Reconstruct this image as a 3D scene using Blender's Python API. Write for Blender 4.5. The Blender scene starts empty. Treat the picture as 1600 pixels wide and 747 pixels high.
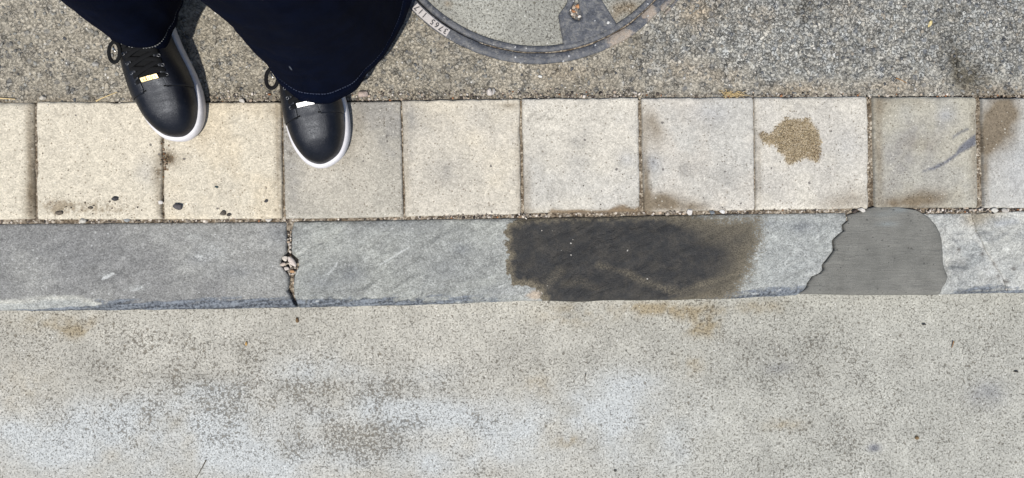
import bpy, bmesh, math, random
import numpy as np
from mathutils import Matrix, Vector

# ------------------------------------------------------------------ camera
SC = bpy.context.scene
COL = SC.collection
CAM = np.array([-0.0835, -0.2332, 1.303])
ROT = [math.radians(a) for a in (-0.06, -2.81, -0.94)]
FPX = 800 / math.tan(math.radians(33.5))
cd = bpy.data.cameras.new('camera')
cd.angle = math.radians(67.0)
cd.clip_start = 0.01
cd.clip_end = 500
cam = bpy.data.objects.new('camera', cd)
COL.objects.link(cam)
cam.location = CAM
cam.rotation_euler = ROT
SC.camera = cam

# ------------------------------------------------------------------ light
SUN_TO = Vector((-0.11, -0.40, 0.90)).normalized()      # towards the sun
elev = math.asin(SUN_TO.z)
azim = math.atan2(SUN_TO.x, SUN_TO.y)
wd = bpy.data.worlds.new('World')
SC.world = wd
wd.use_nodes = True
wt = wd.node_tree
bg = wt.nodes['Background']
sky = wt.nodes.new('ShaderNodeTexSky')
sky.sky_type = 'NISHITA'
sky.sun_disc = False
sky.sun_elevation = elev
sky.sun_rotation = azim
wt.links.new(sky.outputs[0], bg.inputs[0])
bg.inputs[1].default_value = 0.10
sl = bpy.data.lights.new('sun', 'SUN')
sl.energy = 4.2
sl.angle = math.radians(1.2)
sl.color = (0.995, 0.964, 0.885)
so = bpy.data.objects.new('sun', sl)
COL.objects.link(so)
so.rotation_euler = SUN_TO.to_track_quat('Z', 'Y').to_euler()
so.location = (-1, -2, 5)
SC.view_settings.view_transform = 'Standard'
SC.view_settings.look = 'None'
SC.view_settings.gamma = 1
SC.view_settings.use_curve_mapping = False
SC.view_settings.exposure = 0.3
SC.render.engine = 'CYCLES'

# ------------------------------------------------------------------ helpers
rng = np.random.default_rng(7)
random.seed(7)
Rm = np.array(cam.rotation_euler.to_matrix())


def W(px, py, z=0.0):
    """a point of the measured plan (photo coordinates) on the level z, in metres"""
    d = Rm @ np.array([(px - 800) / FPX, (373.5 - py) / FPX, -1.0])
    t = (z - CAM[2]) / d[2]
    return CAM[:2] + d[:2] * t


def WL(pts, z=0.0):
    return np.array([W(p[0], p[1], z) for p in pts])


PX = 0.00108   # metres per plan pixel on the pavers
KC = 1.6


def lin(c):
    c = np.asarray(c, float) / 255.0
    return np.where(c <= 0.04045, c / 12.92, ((c + 0.055) / 1.055) ** 2.4)


def C(r, g, b):
    """albedo of a sunlit level surface that shows as r,g,b"""
    return lin((r, g, b)) / KC


def hsh(ix, iy, seed):
    n = (ix.astype(np.int64) * 374761393 + iy.astype(np.int64) * 668265263 + seed * 1442695041) & 0x7fffffff
    n = ((n ^ (n >> 13)) * 1274126177) & 0x7fffffff
    return ((n ^ (n >> 16)) & 0xffff) / 65535.0


def vn(x, y, seed=0):
    x = np.asarray(x, float); y = np.asarray(y, float)
    ix = np.floor(x); iy = np.floor(y)
    fx = x - ix; fy = y - iy
    fx = fx * fx * (3 - 2 * fx); fy = fy * fy * (3 - 2 * fy)
    ix = ix.astype(int); iy = iy.astype(int)
    a = hsh(ix, iy, seed); b = hsh(ix + 1, iy, seed); c = hsh(ix, iy + 1, seed); d = hsh(ix + 1, iy + 1, seed)
    return (a * (1 - fx) + b * fx) * (1 - fy) + (c * (1 - fx) + d * fx) * fy


def fbm(x, y, sc, seed=0, oct=4):
    s = 0; a = 1; t = 0
    for k in range(oct):
        s = s + a * vn(np.asarray(x) * sc * 2 ** k + 17.3 * k, np.asarray(y) * sc * 2 ** k - 9.1 * k, seed + k)
        t += a; a *= 0.55
    return s / t


def sstep(a, b, v):
    t = np.clip((v - a) / (b - a + 1e-12), 0, 1)
    return t * t * (3 - 2 * t)


def segd(x, y, a, b):
    ab = b - a
    t = np.clip(((x - a[0]) * ab[0] + (y - a[1]) * ab[1]) / (ab @ ab + 1e-12), 0, 1)
    return np.hypot(x - a[0] - t * ab[0], y - a[1] - t * ab[1])


def polyd(x, y, pts):
    d = np.full(np.shape(x), 9.0)
    for i in range(len(pts) - 1):
        d = np.minimum(d, segd(x, y, pts[i], pts[i + 1]))
    return d


def sdf(x, y, pts):
    """signed distance to a polygon, positive inside"""
    x = np.asarray(x); y = np.asarray(y)
    d = polyd(x, y, list(pts) + [pts[0]])
    ins = np.zeros(x.shape, bool)
    n = len(pts)
    for i in range(n):
        x1, y1 = pts[i]; x2, y2 = pts[(i + 1) % n]
        if y1 == y2:
            continue
        c = ((y1 > y) != (y2 > y)) & (x < (x2 - x1) * (y - y1) / (y2 - y1) + x1)
        ins ^= c
    return np.where(ins, d, -d)


def gs(x, y, spots, z=0.0):
    """sum of soft spots (plan x, plan y, radius x, radius y, amount)"""
    s = np.zeros(np.shape(x))
    for (px, py, rx, ry, a) in spots:
        c = W(px, py, z)
        s = s + a * np.exp(-(((x - c[0]) / (rx * PX)) ** 2 + ((y - c[1]) / (ry * PX)) ** 2))
    return s


def lerp(a, b, t):
    t = np.asarray(t)[..., None]
    return np.asarray(a) * (1 - t) + np.asarray(b) * t


def obj(name, verts, faces, mat=None, parent=None, col=None, attrs=None, smooth=True, origin=None, mats=None):
    verts = np.asarray(verts, float)
    if origin is None:
        origin = np.array([verts[:, 0].mean(), verts[:, 1].mean(), verts[:, 2].min()])
    origin = np.asarray(origin, float)
    me = bpy.data.meshes.new(name)
    v = verts - origin
    faces = faces if isinstance(faces, list) else np.asarray(faces)
    if isinstance(faces, np.ndarray):
        k = faces.shape[1]
        me.vertices.add(len(v)); me.vertices.foreach_set('co', v.ravel().astype(np.float32))
        me.loops.add(faces.size); me.loops.foreach_set('vertex_index', faces.ravel().astype(np.int32))
        me.polygons.add(len(faces))
        me.polygons.foreach_set('loop_start', np.arange(0, faces.size, k, dtype=np.int32))
        me.update(calc_edges=True)
        me.validate()
    else:
        me.from_pydata(v.tolist(), [], faces)
        me.update()
    if col is not None:
        a = me.attributes.new('col', 'FLOAT_COLOR', 'POINT')
        cc = np.ones((len(v), 4), np.float32); cc[:, :3] = np.clip(col, 0, 1)
        a.data.foreach_set('color', cc.ravel())
    for k, val in (attrs or {}).items():
        a = me.attributes.new(k, 'FLOAT', 'POINT')
        a.data.foreach_set('value', np.asarray(val, np.float32).ravel())
    if smooth:
        me.polygons.foreach_set('use_smooth', np.ones(len(me.polygons), bool))
    o = bpy.data.objects.new(name, me)
    if mat:
        me.materials.append(mat)
    COL.objects.link(o)
    o.location = origin
    if parent is not None:
        o.parent = parent
        o.location = origin - np.array(world_loc(parent))
    return o


def world_loc(o):
    l = np.array(o.location)
    while o.parent is not None:
        o = o.parent
        l = l + np.array(o.location)
    return l


def tag(o, label=None, cat=None, group=None, kind=None):
    if label: o['label'] = label
    if cat: o['category'] = cat
    if group: o['group'] = group
    if kind: o['kind'] = kind
    return o


def gridfaces(nr, nc):
    i = np.arange(nr * nc).reshape(nr, nc)
    return np.stack([i[:-1, :-1], i[:-1, 1:], i[1:, 1:], i[1:, :-1]], -1).reshape(-1, 4)


# ------------------------------------------------------------------ node helper
class NT:
    def __init__(self, name):
        self.m = bpy.data.materials.new(name)
        self.m.use_nodes = True
        self.t = self.m.node_tree
        self.b = self.t.nodes['Principled BSDF']

    def put(self, sock, v):
        if hasattr(v, 'is_linked') or hasattr(v, 'links'):
            self.t.links.new(v, sock)
        else:
            if isinstance(v, (tuple, list, np.ndarray)):
                v = [float(q) for q in v]
                if len(sock.default_value) == 4 and len(v) == 3: v = v + [1.0]
            sock.default_value = v

    def n(self, typ, props=None, **ins):
        nd = self.t.nodes.new('ShaderNode' + typ)
        for k, v in (props or {}).items(): setattr(nd, k, v)
        for k, v in ins.items():
            self.put(nd.inputs[k.replace('_', ' ')], v)
        return nd

    def pos(self):
        return self.n('NewGeometry').outputs['Position']

    def objpos(self):
        return self.n('TexCoord').outputs['Object']

    def attr(self, name, color=False):
        nd = self.n('Attribute', {'attribute_name': name})
        return nd.outputs['Color' if color else 'Fac']

    def math(self, op, a, b=0.0, clamp=False):
        nd = self.n('Math', {'operation': op, 'use_clamp': clamp})
        self.put(nd.inputs[0], a); self.put(nd.inputs[1], b)
        return nd.outputs[0]

    def vmath(self, op, a, b):
        nd = self.n('VectorMath', {'operation': op})
        self.put(nd.inputs[0], a); self.put(nd.inputs[1], b)
        return nd.outputs[0]

    def mix(self, f, a, b, blend='MIX'):
        nd = self.n('Mix', {'data_type': 'RGBA', 'blend_type': blend})
        self.put(nd.inputs[0], f); self.put(nd.inputs[6], a); self.put(nd.inputs[7], b)
        return nd.outputs[2]

    def map(self, v, a, b, c=0.0, d=1.0, smooth=True):
        nd = self.n('MapRange', {'interpolation_type': 'SMOOTHSTEP' if smooth else 'LINEAR'})
        for i, q in enumerate((v, a, b, c, d)): self.put(nd.inputs[i], q)
        return nd.outputs[0]

    def noise(self, vec, scale, detail=3.0, rough=0.55, color=False, dim='3D'):
        nd = self.n('TexNoise', {'noise_dimensions': dim}, Vector=vec, Scale=scale, Detail=detail, Roughness=rough)
        return nd.outputs['Color' if color else 0]

    def vor(self, vec, scale, feature='F1'):
        nd = self.n('TexVoronoi', {'voronoi_dimensions': '2D', 'feature': feature}, Vector=vec, Scale=scale)
        return nd

    def warp(self, vec, scale, amt):
        c = self.noise(vec, scale, 2.0, 0.5, True)
        c = self.vmath('SUBTRACT', c, (0.5, 0.5, 0.5))
        c = self.vmath('MULTIPLY', c, (amt, amt, 0.0))
        return self.vmath('ADD', vec, c)

    def streak(self, vec, deg, scale):
        a = self.n('Mapping', None, Vector=vec)
        a.inputs['Rotation'].default_value = (0, 0, math.radians(-deg))
        b = self.n('Mapping', None, Vector=a.outputs[0])
        b.inputs['Scale'].default_value = scale
        return b.outputs[0]

    def ramp(self, f, stops, const=False):
        nd = self.n('ValToRGB')
        r = nd.color_ramp
        if const: r.interpolation = 'CONSTANT'
        while len(r.elements) < len(stops): r.elements.new(0.5)
        for e, (p, c) in zip(r.elements, stops):
            e.position = p
            e.color = (*[float(q) for q in c], 1) if not np.isscalar(c) else (c, c, c, 1)
        self.put(nd.inputs[0], f)
        return nd.outputs[0]

    def bump(self, h, strength, dist, normal=None):
        nd = self.n('Bump', None, Height=h, Strength=strength, Distance=dist)
        if normal is not None: self.put(nd.inputs['Normal'], normal)
        return nd.outputs[0]

    def sep(self, c):
        return self.n('SeparateColor', None, Color=c).outputs

    def out(self, col, rough=0.9, normal=None, spec=0.3, **kw):
        self.put(self.b.inputs['Base Color'], col)
        self.put(self.b.inputs['Roughness'], rough)
        self.put(self.b.inputs['Specular IOR Level'], spec)
        if normal is not None: self.put(self.b.inputs['Normal'], normal)
        for k, v in kw.items(): self.put(self.b.inputs[k.replace('_', ' ')], v)
        return self.m


def specks(t, P, scale, density, size, soft=0.35):
    """random irregular flecks: mask 0..1; density (0..1) may be a socket"""
    v = t.vor(P, scale)
    r = t.sep(v.outputs['Color'])
    on = t.math('LESS_THAN', r[0], density)
    rad = t.math('MULTIPLY', t.map(r[1], 0, 1, 0.45, 1.0), size)
    m = t.math('DIVIDE', v.outputs['Distance'], rad)
    m = t.map(m, 1.0 - soft, 1.0, 1.0, 0.0)
    return t.math('MULTIPLY', m, on)


# ------------------------------------------------------------------ materials
def mat_asphalt():
    t = NT('asphalt')
    P = t.pos()
    col = t.attr('col', True)
    rough = t.attr('rough')
    Pw = t.warp(P, 230, 0.0062)
    v1 = t.vor(Pw, 132)
    r1 = t.sep(v1.outputs['Color'])
    stone = t.ramp(r1[0], [(0.0, 0.50), (0.16, 0.74), (0.40, 1.0), (0.75, 1.06), (0.92, 1.16), (0.99, 1.45)])
    tint = t.mix(r1[1], (0.98, 1.0, 1.02), (1.05, 1.0, 0.93))
    stone = t.mix(1.0, stone, tint, 'MULTIPLY')
    v2 = t.vor(t.warp(P, 130, 0.007), 64)
    r2 = t.sep(v2.outputs['Color'])
    big = t.math('MULTIPLY', t.math('LESS_THAN', r2[0], 0.24), t.map(v2.outputs['Distance'], 0.24, 0.34, 1.0, 0.0))
    bigc = t.ramp(r2[1], [(0, (0.40, 0.42, 0.47)), (0.6, (0.62, 0.64, 0.68)), (0.9, (0.9, 0.85, 0.78)), (1, (1.2, 1.15, 1.08))])
    stone = t.mix(big, stone, bigc)
    n1 = t.noise(Pw, 240, 3.0, 0.65, dim='2D')
    pits = t.math('MAXIMUM', t.map(n1, 0.36, 0.50, 0.0, 1.0), big)
    n3 = t.noise(P, 95, 3.0, 0.6, dim='2D')
    ed = t.vor(Pw, 132, 'DISTANCE_TO_EDGE')
    crev = t.map(ed.outputs['Distance'], 0.01, 0.13, 0.0, 1.0)
    crev = t.math('MAXIMUM', crev, t.map(t.noise(P, 70, 2.0, 0.5, dim='2D'), 0.40, 0.62))
    pits = t.math('MINIMUM', pits, crev)
    pits2 = t.map(n3, 0.33, 0.40, 0.35, 1.0)
    pits = t.math('MULTIPLY', pits, pits2)
    fine = t.noise(P, 800, 1.0, 0.6, dim='2D')
    body = t.mix(1.0, t.mix(1.0, col, stone, 'MULTIPLY'), t.math('MULTIPLY', t.map(pits, 0, 1, 0.34, 1.08, False), t.map(fine, 0.25, 0.75, 0.78, 1.22, False)), 'MULTIPLY')
    dustn = t.noise(P, 52, 4.0, 0.65, dim='2D')
    thr = t.map(rough, 0, 1, 0.40, 0.64, False)
    dust = t.map(dustn, t.math('SUBTRACT', thr, 0.11), t.math('ADD', thr, 0.11), 0.0, 1.0)
    dust = t.math('MULTIPLY', dust, t.map(rough, 0, 1, 0.82, 0.55, False))
    gr = t.sep(t.vor(P, 360).outputs['Color'])
    grv = t.map(gr[0], 0, 1, 0.60, 1.34, False)
    dcol = t.mix(1.0, t.mix(1.0, col, (1.13, 1.09, 1.01), 'MULTIPLY'), t.math('MULTIPLY', grv, t.map(n1, 0.25, 0.6, 0.72, 1.12, False)), 'MULTIPLY')
    c = t.mix(t.math('MULTIPLY', dust, t.map(big, 0, 1, 1, 0.35)), body, dcol)
    sp = specks(t, Pw, 120, 0.10, 0.18)
    c = t.mix(sp, c, (0.52, 0.50, 0.47))
    h = t.math('ADD', t.math('MULTIPLY', pits, t.map(dust, 0, 1, 1.0, 0.4, False)), t.math('MULTIPLY', r1[2], 0.4))
    return t.out(c, 0.92, t.bump(h, 0.9, 0.0022), 0.2)


def mat_concrete():
    """worn road concrete: attributes col, pit (density of pits), white (laitance film)"""
    t = NT('road_concrete')
    P = t.pos()
    col = t.attr('col', True)
    pit = t.attr('pit')
    fine = t.noise(P, 620, 1.0, 0.6, dim='2D')
    mid = t.noise(P, 130, 4.0, 0.68, dim='2D')
    gv = t.vor(t.warp(P, 400, 0.002), 300)
    gr = t.sep(gv.outputs['Color'])
    k = t.math('MULTIPLY', t.map(fine, 0.25, 0.75, 0.86, 1.13, False), t.map(mid, 0.25, 0.75, 0.82, 1.16, False))
    k = t.math('MULTIPLY', k, t.map(gr[0], 0, 1, 0.86, 1.12, False))
    c = t.mix(1.0, col, k, 'MULTIPLY')
    Pw = t.warp(P, 320, 0.0030)
    na = t.noise(Pw, 165, 3.0, 0.62, dim='2D')
    ta = t.map(pit, 0, 1, 0.315, 0.452, False)
    s1 = t.map(na, t.math('SUBTRACT', ta, 0.025), t.math('ADD', ta, 0.020), 1.0, 0.0)
    nb = t.noise(t.vmath('ADD', Pw, (3.7, 1.9, 0.0)), 330, 2.0, 0.6, dim='2D')
    tb = t.map(pit, 0, 1, 0.355, 0.435, False)
    s2 = t.map(nb, t.math('SUBTRACT', tb, 0.03), t.math('ADD', tb, 0.03), 1.0, 0.0)
    s3 = specks(t, t.warp(P, 260, 0.006), 120, t.math('MULTIPLY', t.math('MULTIPLY', pit, pit), 0.35), 0.34, 0.4)
    rid = t.math('ABSOLUTE', t.math('SUBTRACT', nb, 0.5))
    vein = t.math('MULTIPLY', t.map(rid, 0.0, 0.030, 1.0, 0.0), t.map(mid, 0.45, 0.62))
    pits = t.math('MAXIMUM', t.math('MAXIMUM', s1, t.math('MULTIPLY', s2, 0.75)), s3)
    pits = t.math('MAXIMUM', pits, t.math('MULTIPLY', vein, 0.35))
    pc = t.mix(gr[1], (0.25, 0.24, 0.23), (0.42, 0.38, 0.33))
    c = t.mix(t.math('MULTIPLY', pits, 0.86), c, t.mix(1.0, col, pc, 'MULTIPLY'))
    lt = specks(t, Pw, 240, 0.07, 0.32)
    c = t.mix(t.math('MULTIPLY', lt, 0.6), c, (0.62, 0.61, 0.58))
    h = t.math('SUBTRACT', t.math('ADD', t.math('MULTIPLY', mid, 0.8), t.math('MULTIPLY', fine, 0.35)), t.math('MULTIPLY', pits, 0.9))
    return t.out(c, 0.92, t.bump(t.math('SUBTRACT', mid, pits), 0.8, 0.0015), 0.15)


def mat_paver():
    t = NT('paver_concrete')
    P = t.pos()
    col = t.attr('col', True)
    grime = t.attr('grime')
    fine = t.noise(P, 520, 2.0, 0.65, dim='2D')
    mid = t.noise(P, 75, 4.0, 0.65, dim='2D')
    gv = t.vor(t.warp(P, 500, 0.0015), 420)
    gr = t.sep(gv.outputs['Color'])
    k = t.math('MULTIPLY', t.map(fine, 0.25, 0.75, 0.82, 1.17, False), t.map(mid, 0.25, 0.75, 0.88, 1.11, False))
    k = t.math('MULTIPLY', k, t.map(gr[0], 0, 1, 0.81, 1.18, False))
    c = t.mix(1.0, col, k, 'MULTIPLY')
    gn = t.noise(P, 110, 3.0, 0.65, dim='2D')
    gm = t.map(t.math('ADD', grime, t.math('MULTIPLY', t.math('SUBTRACT', gn, 0.5), 0.9)), 0.35, 0.75)
    c = t.mix(t.math('MULTIPLY', gm, 0.85), c, t.mix(1.0, c, (0.48, 0.43, 0.37), 'MULTIPLY'))
    Pw = t.warp(P, 260, 0.003)
    s1 = specks(t, Pw, 260, t.math('ADD', 0.05, t.math('MULTIPLY', grime, 0.35)), 0.42)
    c = t.mix(t.math('MULTIPLY', s1, 0.75), c, t.mix(1.0, col, (0.45, 0.41, 0.36), 'MULTIPLY'))
    s2 = specks(t, Pw, 75, t.math('ADD', 0.012, t.math('MULTIPLY', grime, 0.12)), 0.20)
    c = t.mix(t.math('MULTIPLY', s2, 0.85), c, (0.10, 0.09, 0.085))
    s3 = specks(t, Pw, 190, 0.05, 0.3)
    c = t.mix(t.math('MULTIPLY', s3, 0.4), c, (0.66, 0.63, 0.56))
    h = t.math('ADD', t.math('MULTIPLY', fine, 0.8), t.math('MULTIPLY', gr[0], 0.35))
    h = t.math('SUBTRACT', h, t.math('MULTIPLY', t.math('MAXIMUM', s1, s2), 0.8))
    return t.out(c, 0.92, t.bump(h, 0.6, 0.0011), 0.2)


def mat_kerb():
    t = NT('bluestone')
    P = t.pos()
    col = t.attr('col', True)
    wet = t.attr('wet')
    soft = t.attr('wet_soft')
    arr = t.attr('chip')
    fine = t.noise(P, 560, 3.0, 0.65)
    st = t.noise(t.streak(t.warp(P, 9, 0.05), 27, (14, 80, 14)), 1.0, 4.0, 0.6)
    mid = t.noise(P, 70, 5.0, 0.7)
    gv = t.vor(t.warp(P, 500, 0.0015), 430)
    gr = t.sep(gv.outputs['Color'])
    rg = t.noise(t.streak(t.warp(P, 9, 0.05), 30, (9, 110, 9)), 1.0, 3.0, 0.55)
    line = t.map(t.math('ABSOLUTE', t.math('SUBTRACT', rg, 0.53)), 0.0, 0.022, 1.0, 0.0)
    line = t.math('MULTIPLY', line, t.map(t.noise(P, 16, 3.0), 0.44, 0.60))
    k = t.math('MULTIPLY', t.map(fine, 0.25, 0.75, 0.66, 1.30, False), t.mix(t.attr('riven'), (1, 1, 1), t.map(st, 0.25, 0.75, 0.72, 1.26, False)))
    riv = t.attr('riven')
    k = t.math('ADD', k, t.math('MULTIPLY', line, t.math('MULTIPLY', riv, 0.48)))
    k = t.math('MULTIPLY', k, t.map(mid, 0.25, 0.75, 0.74, 1.24, False))
    k = t.math('MULTIPLY', k, t.map(gr[0], 0, 1, 0.76, 1.22, False))
    c = t.mix(1.0, col, k, 'MULTIPLY')
    # fresh dark fracture along the arris
    chn = t.noise(t.warp(P, 40, 0.02), 60, 4.0, 0.7)
    lay = t.noise(t.streak(P, 5, (16, 170, 60)), 1.0, 4.0, 0.65)
    am = t.math('ADD', t.math('MULTIPLY', t.math('SUBTRACT', chn, 0.5), 1.1), t.math('MULTIPLY', t.math('SUBTRACT', lay, 0.5), 1.5))
    cm = t.map(t.math('ADD', arr, t.math('MULTIPLY', am, t.map(arr, 0.0, 0.4))), 0.24, 0.66)
    c = t.mix(t.math('MULTIPLY', cm, 0.92), c, t.mix(t.map(t.math('ADD', lay, t.noise(P, 240, 3.0)), 0.8, 1.25), (0.020, 0.025, 0.036), (0.19, 0.21, 0.24)))
    Pw = t.warp(P, 260, 0.004)
    s1 = specks(t, Pw, 230, 0.10, 0.40)
    c = t.mix(t.math('MULTIPLY', s1, 0.6), c, t.mix(1.0, col, (0.45, 0.45, 0.46), 'MULTIPLY'))
    s3 = specks(t, Pw, 150, 0.035, 0.28)
    c = t.mix(t.math('MULTIPLY', s3, 0.65), c, (0.46, 0.46, 0.45))
    scr = t.attr('scratch')
    sm = t.map(t.math('ADD', scr, t.math('MULTIPLY', t.math('SUBTRACT', t.math('ADD', t.noise(t.warp(P, 200, 0.004), 330, 2.0, 0.6), t.math('MULTIPLY', st, 0.7)), 0.85), 1.5)), 0.40, 0.95)
    c = t.mix(t.math('MULTIPLY', sm, t.map(scr, 0.0, 0.35, 0.0, 0.85)), c, (0.50, 0.505, 0.495))
    # wet stain
    wn = t.noise(t.warp(P, 70, 0.012), 105, 4.0, 0.6)
    wn2 = t.noise(P, 420, 2.0, 0.6)
    w = t.math('ADD', wet, t.math('MULTIPLY', t.math('SUBTRACT', wn, 0.5), 0.030))
    w = t.math('ADD', w, t.math('MULTIPLY', t.math('SUBTRACT', wn2, 0.5), t.math('MULTIPLY', soft, 0.055)))
    wm = t.map(w, -0.0012, t.math('ADD', 0.0022, t.math('MULTIPLY', soft, 0.022)))
    strk = t.attr('streak')
    deep = t.map(w, 0.004, t.math('ADD', 0.018, t.math('MULTIPLY', soft, 0.075)))
    wn3 = t.noise(t.warp(P, 30, 0.03), 48, 5.0, 0.72)
    brown = t.mix(t.map(wn2, 0.3, 0.7), (0.066, 0.056, 0.040), (0.185, 0.158, 0.115))
    dark = t.mix(t.map(wn3, 0.38, 0.68), (0.029, 0.0285, 0.029), (0.052, 0.047, 0.041))
    dark = t.mix(1.0, dark, t.math('MULTIPLY', t.map(fine, 0.25, 0.75, 0.55, 1.45, False), t.map(st, 0.3, 0.7, 0.8, 1.2, False)), 'MULTIPLY')
    dark = t.mix(t.map(gr[0], 0, 1, 0, 0.35), dark, (0.016, 0.016, 0.017))
    wc = t.mix(t.math('MULTIPLY', deep, t.math('SUBTRACT', 1.0, t.math('MULTIPLY', strk, t.map(wn2, 0.3, 0.7, 0.3, 0.9)))), brown, dark)
    ws = specks(t, Pw, 62, 0.03, 0.10)
    wc = t.mix(ws, wc, (0.42, 0.40, 0.37))
    c = t.mix(wm, c, wc)
    h = t.math('ADD', t.math('MULTIPLY', fine, 0.7), t.math('ADD', t.math('MULTIPLY', t.math('ADD', t.math('MULTIPLY', st, riv), mid), 1.4), t.math('MULTIPLY', t.math('MULTIPLY', line, riv), 0.5)))
    return t.out(c, t.map(wm, 0, 1, 0.86, 0.72, False), t.bump(h, 0.9, 0.0024), 0.3)


def mat_mortar():
    t = NT('fresh_mortar')
    P = t.pos()
    col = t.attr('col', True)
    mp = t.n('Mapping', None, Vector=t.warp(P, 25, 0.012))
    mp.inputs['Rotation'].default_value = (0, 0, math.radians(1))
    mp.inputs['Scale'].default_value = (26, 210, 18)
    st = t.noise(mp.outputs[0], 1.0, 4.0, 0.65)
    fine = t.noise(P, 650, 3.0, 0.65)
    k = t.math('MULTIPLY', t.map(st, 0.25, 0.75, 0.89, 1.10, False), t.map(fine, 0.25, 0.75, 0.68, 1.28, False))
    k = t.math('MULTIPLY', k, t.map(t.noise(P, 34, 4.0, 0.65), 0.3, 0.7, 0.84, 1.12, False))
    c = t.mix(1.0, col, k, 'MULTIPLY')
    s1 = specks(t, t.warp(P, 300, 0.006), 190, 0.05, 0.24)
    c = t.mix(t.math('MULTIPLY', s1, 0.7), c, (0.055, 0.055, 0.05))
    h = t.math('SUBTRACT', t.math('ADD', t.math('MULTIPLY', st, 1.5), t.math('MULTIPLY', fine, 0.6)), s1)
    return t.out(c, 0.85, t.bump(h, 0.9, 0.0014), 0.3)


def mat_soil():
    t = NT('joint_sand')
    P = t.pos()
    v = t.vor(P, 330)
    r = t.sep(v.outputs['Color'])
    c = t.ramp(r[0], [(0, (0.08, 0.066, 0.052)), (0.45, (0.19, 0.160, 0.125)), (0.8, (0.30, 0.26, 0.21)), (1, (0.50, 0.46, 0.40))])
    c = t.mix(t.map(t.noise(P, 40, 4.0), 0.35, 0.65), c, t.mix(1.0, c, (0.55, 0.5, 0.45), 'MULTIPLY'))
    h = t.math('ADD', r[1], t.noise(P, 300, 3.0))
    return t.out(c, 0.95, t.bump(h, 0.8, 0.002), 0.15)


def mat_rock():
    t = NT('gravel_stone')
    P = t.pos()
    col = t.attr('col', True)
    k = t.map(t.noise(P, 500, 3.0, 0.7), 0.25, 0.75, 0.72, 1.25, False)
    c = t.mix(1.0, col, k, 'MULTIPLY')
    return t.out(c, 0.85, t.bump(t.noise(P, 900, 2.0), 0.4, 0.0006), 0.3)


def mat_iron():
    t = NT('cast_iron')
    P = t.pos()
    n1 = t.noise(P, 60, 5.0, 0.65)
    n2 = t.noise(P, 420, 3.0, 0.6)
    c = t.mix(t.map(n1, 0.35, 0.65), (0.046, 0.050, 0.062), (0.098, 0.100, 0.110))
    c = t.mix(1.0, c, t.map(n2, 0.25, 0.75, 0.5, 1.55, False), 'MULTIPLY')
    rust = t.attr('rust')
    rm = t.map(t.math('ADD', rust, t.math('MULTIPLY', t.math('SUBTRACT', t.noise(P, 90, 4.0, 0.65), 0.5), 1.1)), 0.40, 0.68)
    rc = t.mix(t.map(n2, 0.3, 0.7), (0.24, 0.185, 0.140), (0.36, 0.305, 0.25))
    c = t.mix(t.math('MULTIPLY', rm, 0.9), c, rc)
    dn = t.map(t.noise(P, 130, 4.0, 0.75), 0.46, 0.66)
    c = t.mix(t.math('MULTIPLY', dn, 0.65), c, (0.20, 0.192, 0.18))
    sp = specks(t, t.warp(P, 300, 0.003), 110, 0.09, 0.2)
    c = t.mix(sp, c, (0.42, 0.42, 0.42))
    return t.out(c, t.map(n2, 0.3, 0.7, 0.5, 0.75), t.bump(t.math('ADD', n2, t.math('MULTIPLY', dn, 0.5)), 0.6, 0.0012), 0.5, Metallic=0.25)


def mat_flat(name, c, rough=0.8, spec=0.3, var=0.15, scale=300, bump=0.0, **kw):
    t = NT(name)
    P = t.objpos()
    n = t.noise(P, scale, 3.0, 0.6)
    cc = t.mix(1.0, tuple(c), t.map(n, 0.25, 0.75, 1 - var, 1 + var, False), 'MULTIPLY')
    return t.out(cc, rough, t.bump(n, bump, 0.0008) if bump else None, spec, **kw)


def mat_denim():
    t = NT('navy_twill')
    P = t.objpos()
    mp = t.n('Mapping', None, Vector=P)
    mp.inputs['Rotation'].default_value = (0, 0.5, 0.6)
    w = t.n('TexWave', {'wave_type': 'BANDS', 'bands_direction': 'DIAGONAL'}, Vector=P, Scale=420.0, Distortion=1.5, Detail=2.0)
    n = t.noise(P, 35, 4.0, 0.6)
    c = t.mix(t.map(n, 0.3, 0.7), (0.0009, 0.0019, 0.0066), (0.0016, 0.0036, 0.0125))
    c = t.mix(t.math('MULTIPLY', w.outputs['Fac'], 0.5), c, (0.0016, 0.0032, 0.011))
    lint = specks(t, P, 26, 0.03, 0.05)
    c = t.mix(lint, c, (0.09, 0.1, 0.12))
    h = t.math('ADD', w.outputs['Fac'], t.math('MULTIPLY', t.noise(P, 180, 3.0), 1.5))
    return t.out(c, 0.95, t.bump(h, 0.35, 0.0008), 0.04)


def mat_leather():
    t = NT('black_leather')
    P = t.objpos()
    v = t.n('TexVoronoi', {'feature': 'DISTANCE_TO_EDGE'}, Vector=P, Scale=900.0)
    n = t.noise(P, 40, 4.0, 0.6)
    c = t.mix(t.map(n, 0.3, 0.7), (0.0030, 0.0035, 0.0058), (0.0052, 0.0059, 0.0094))
    d = t.map(t.noise(P, 320, 3.0, 0.7), 0.58, 0.75)
    c = t.mix(t.math('MULTIPLY', d, 0.14), c, (0.08, 0.08, 0.08))
    h = t.math('ADD', t.map(v.outputs['Distance'], 0, 0.12), t.math('MULTIPLY', t.noise(P, 120, 3.0), 1.2))
    return t.out(c, t.map(n, 0.3, 0.7, 0.32, 0.42), t.bump(h, 0.2, 0.0005), 0.25, Specular_Tint=(0.86, 0.90, 1.0, 1.0))


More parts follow.
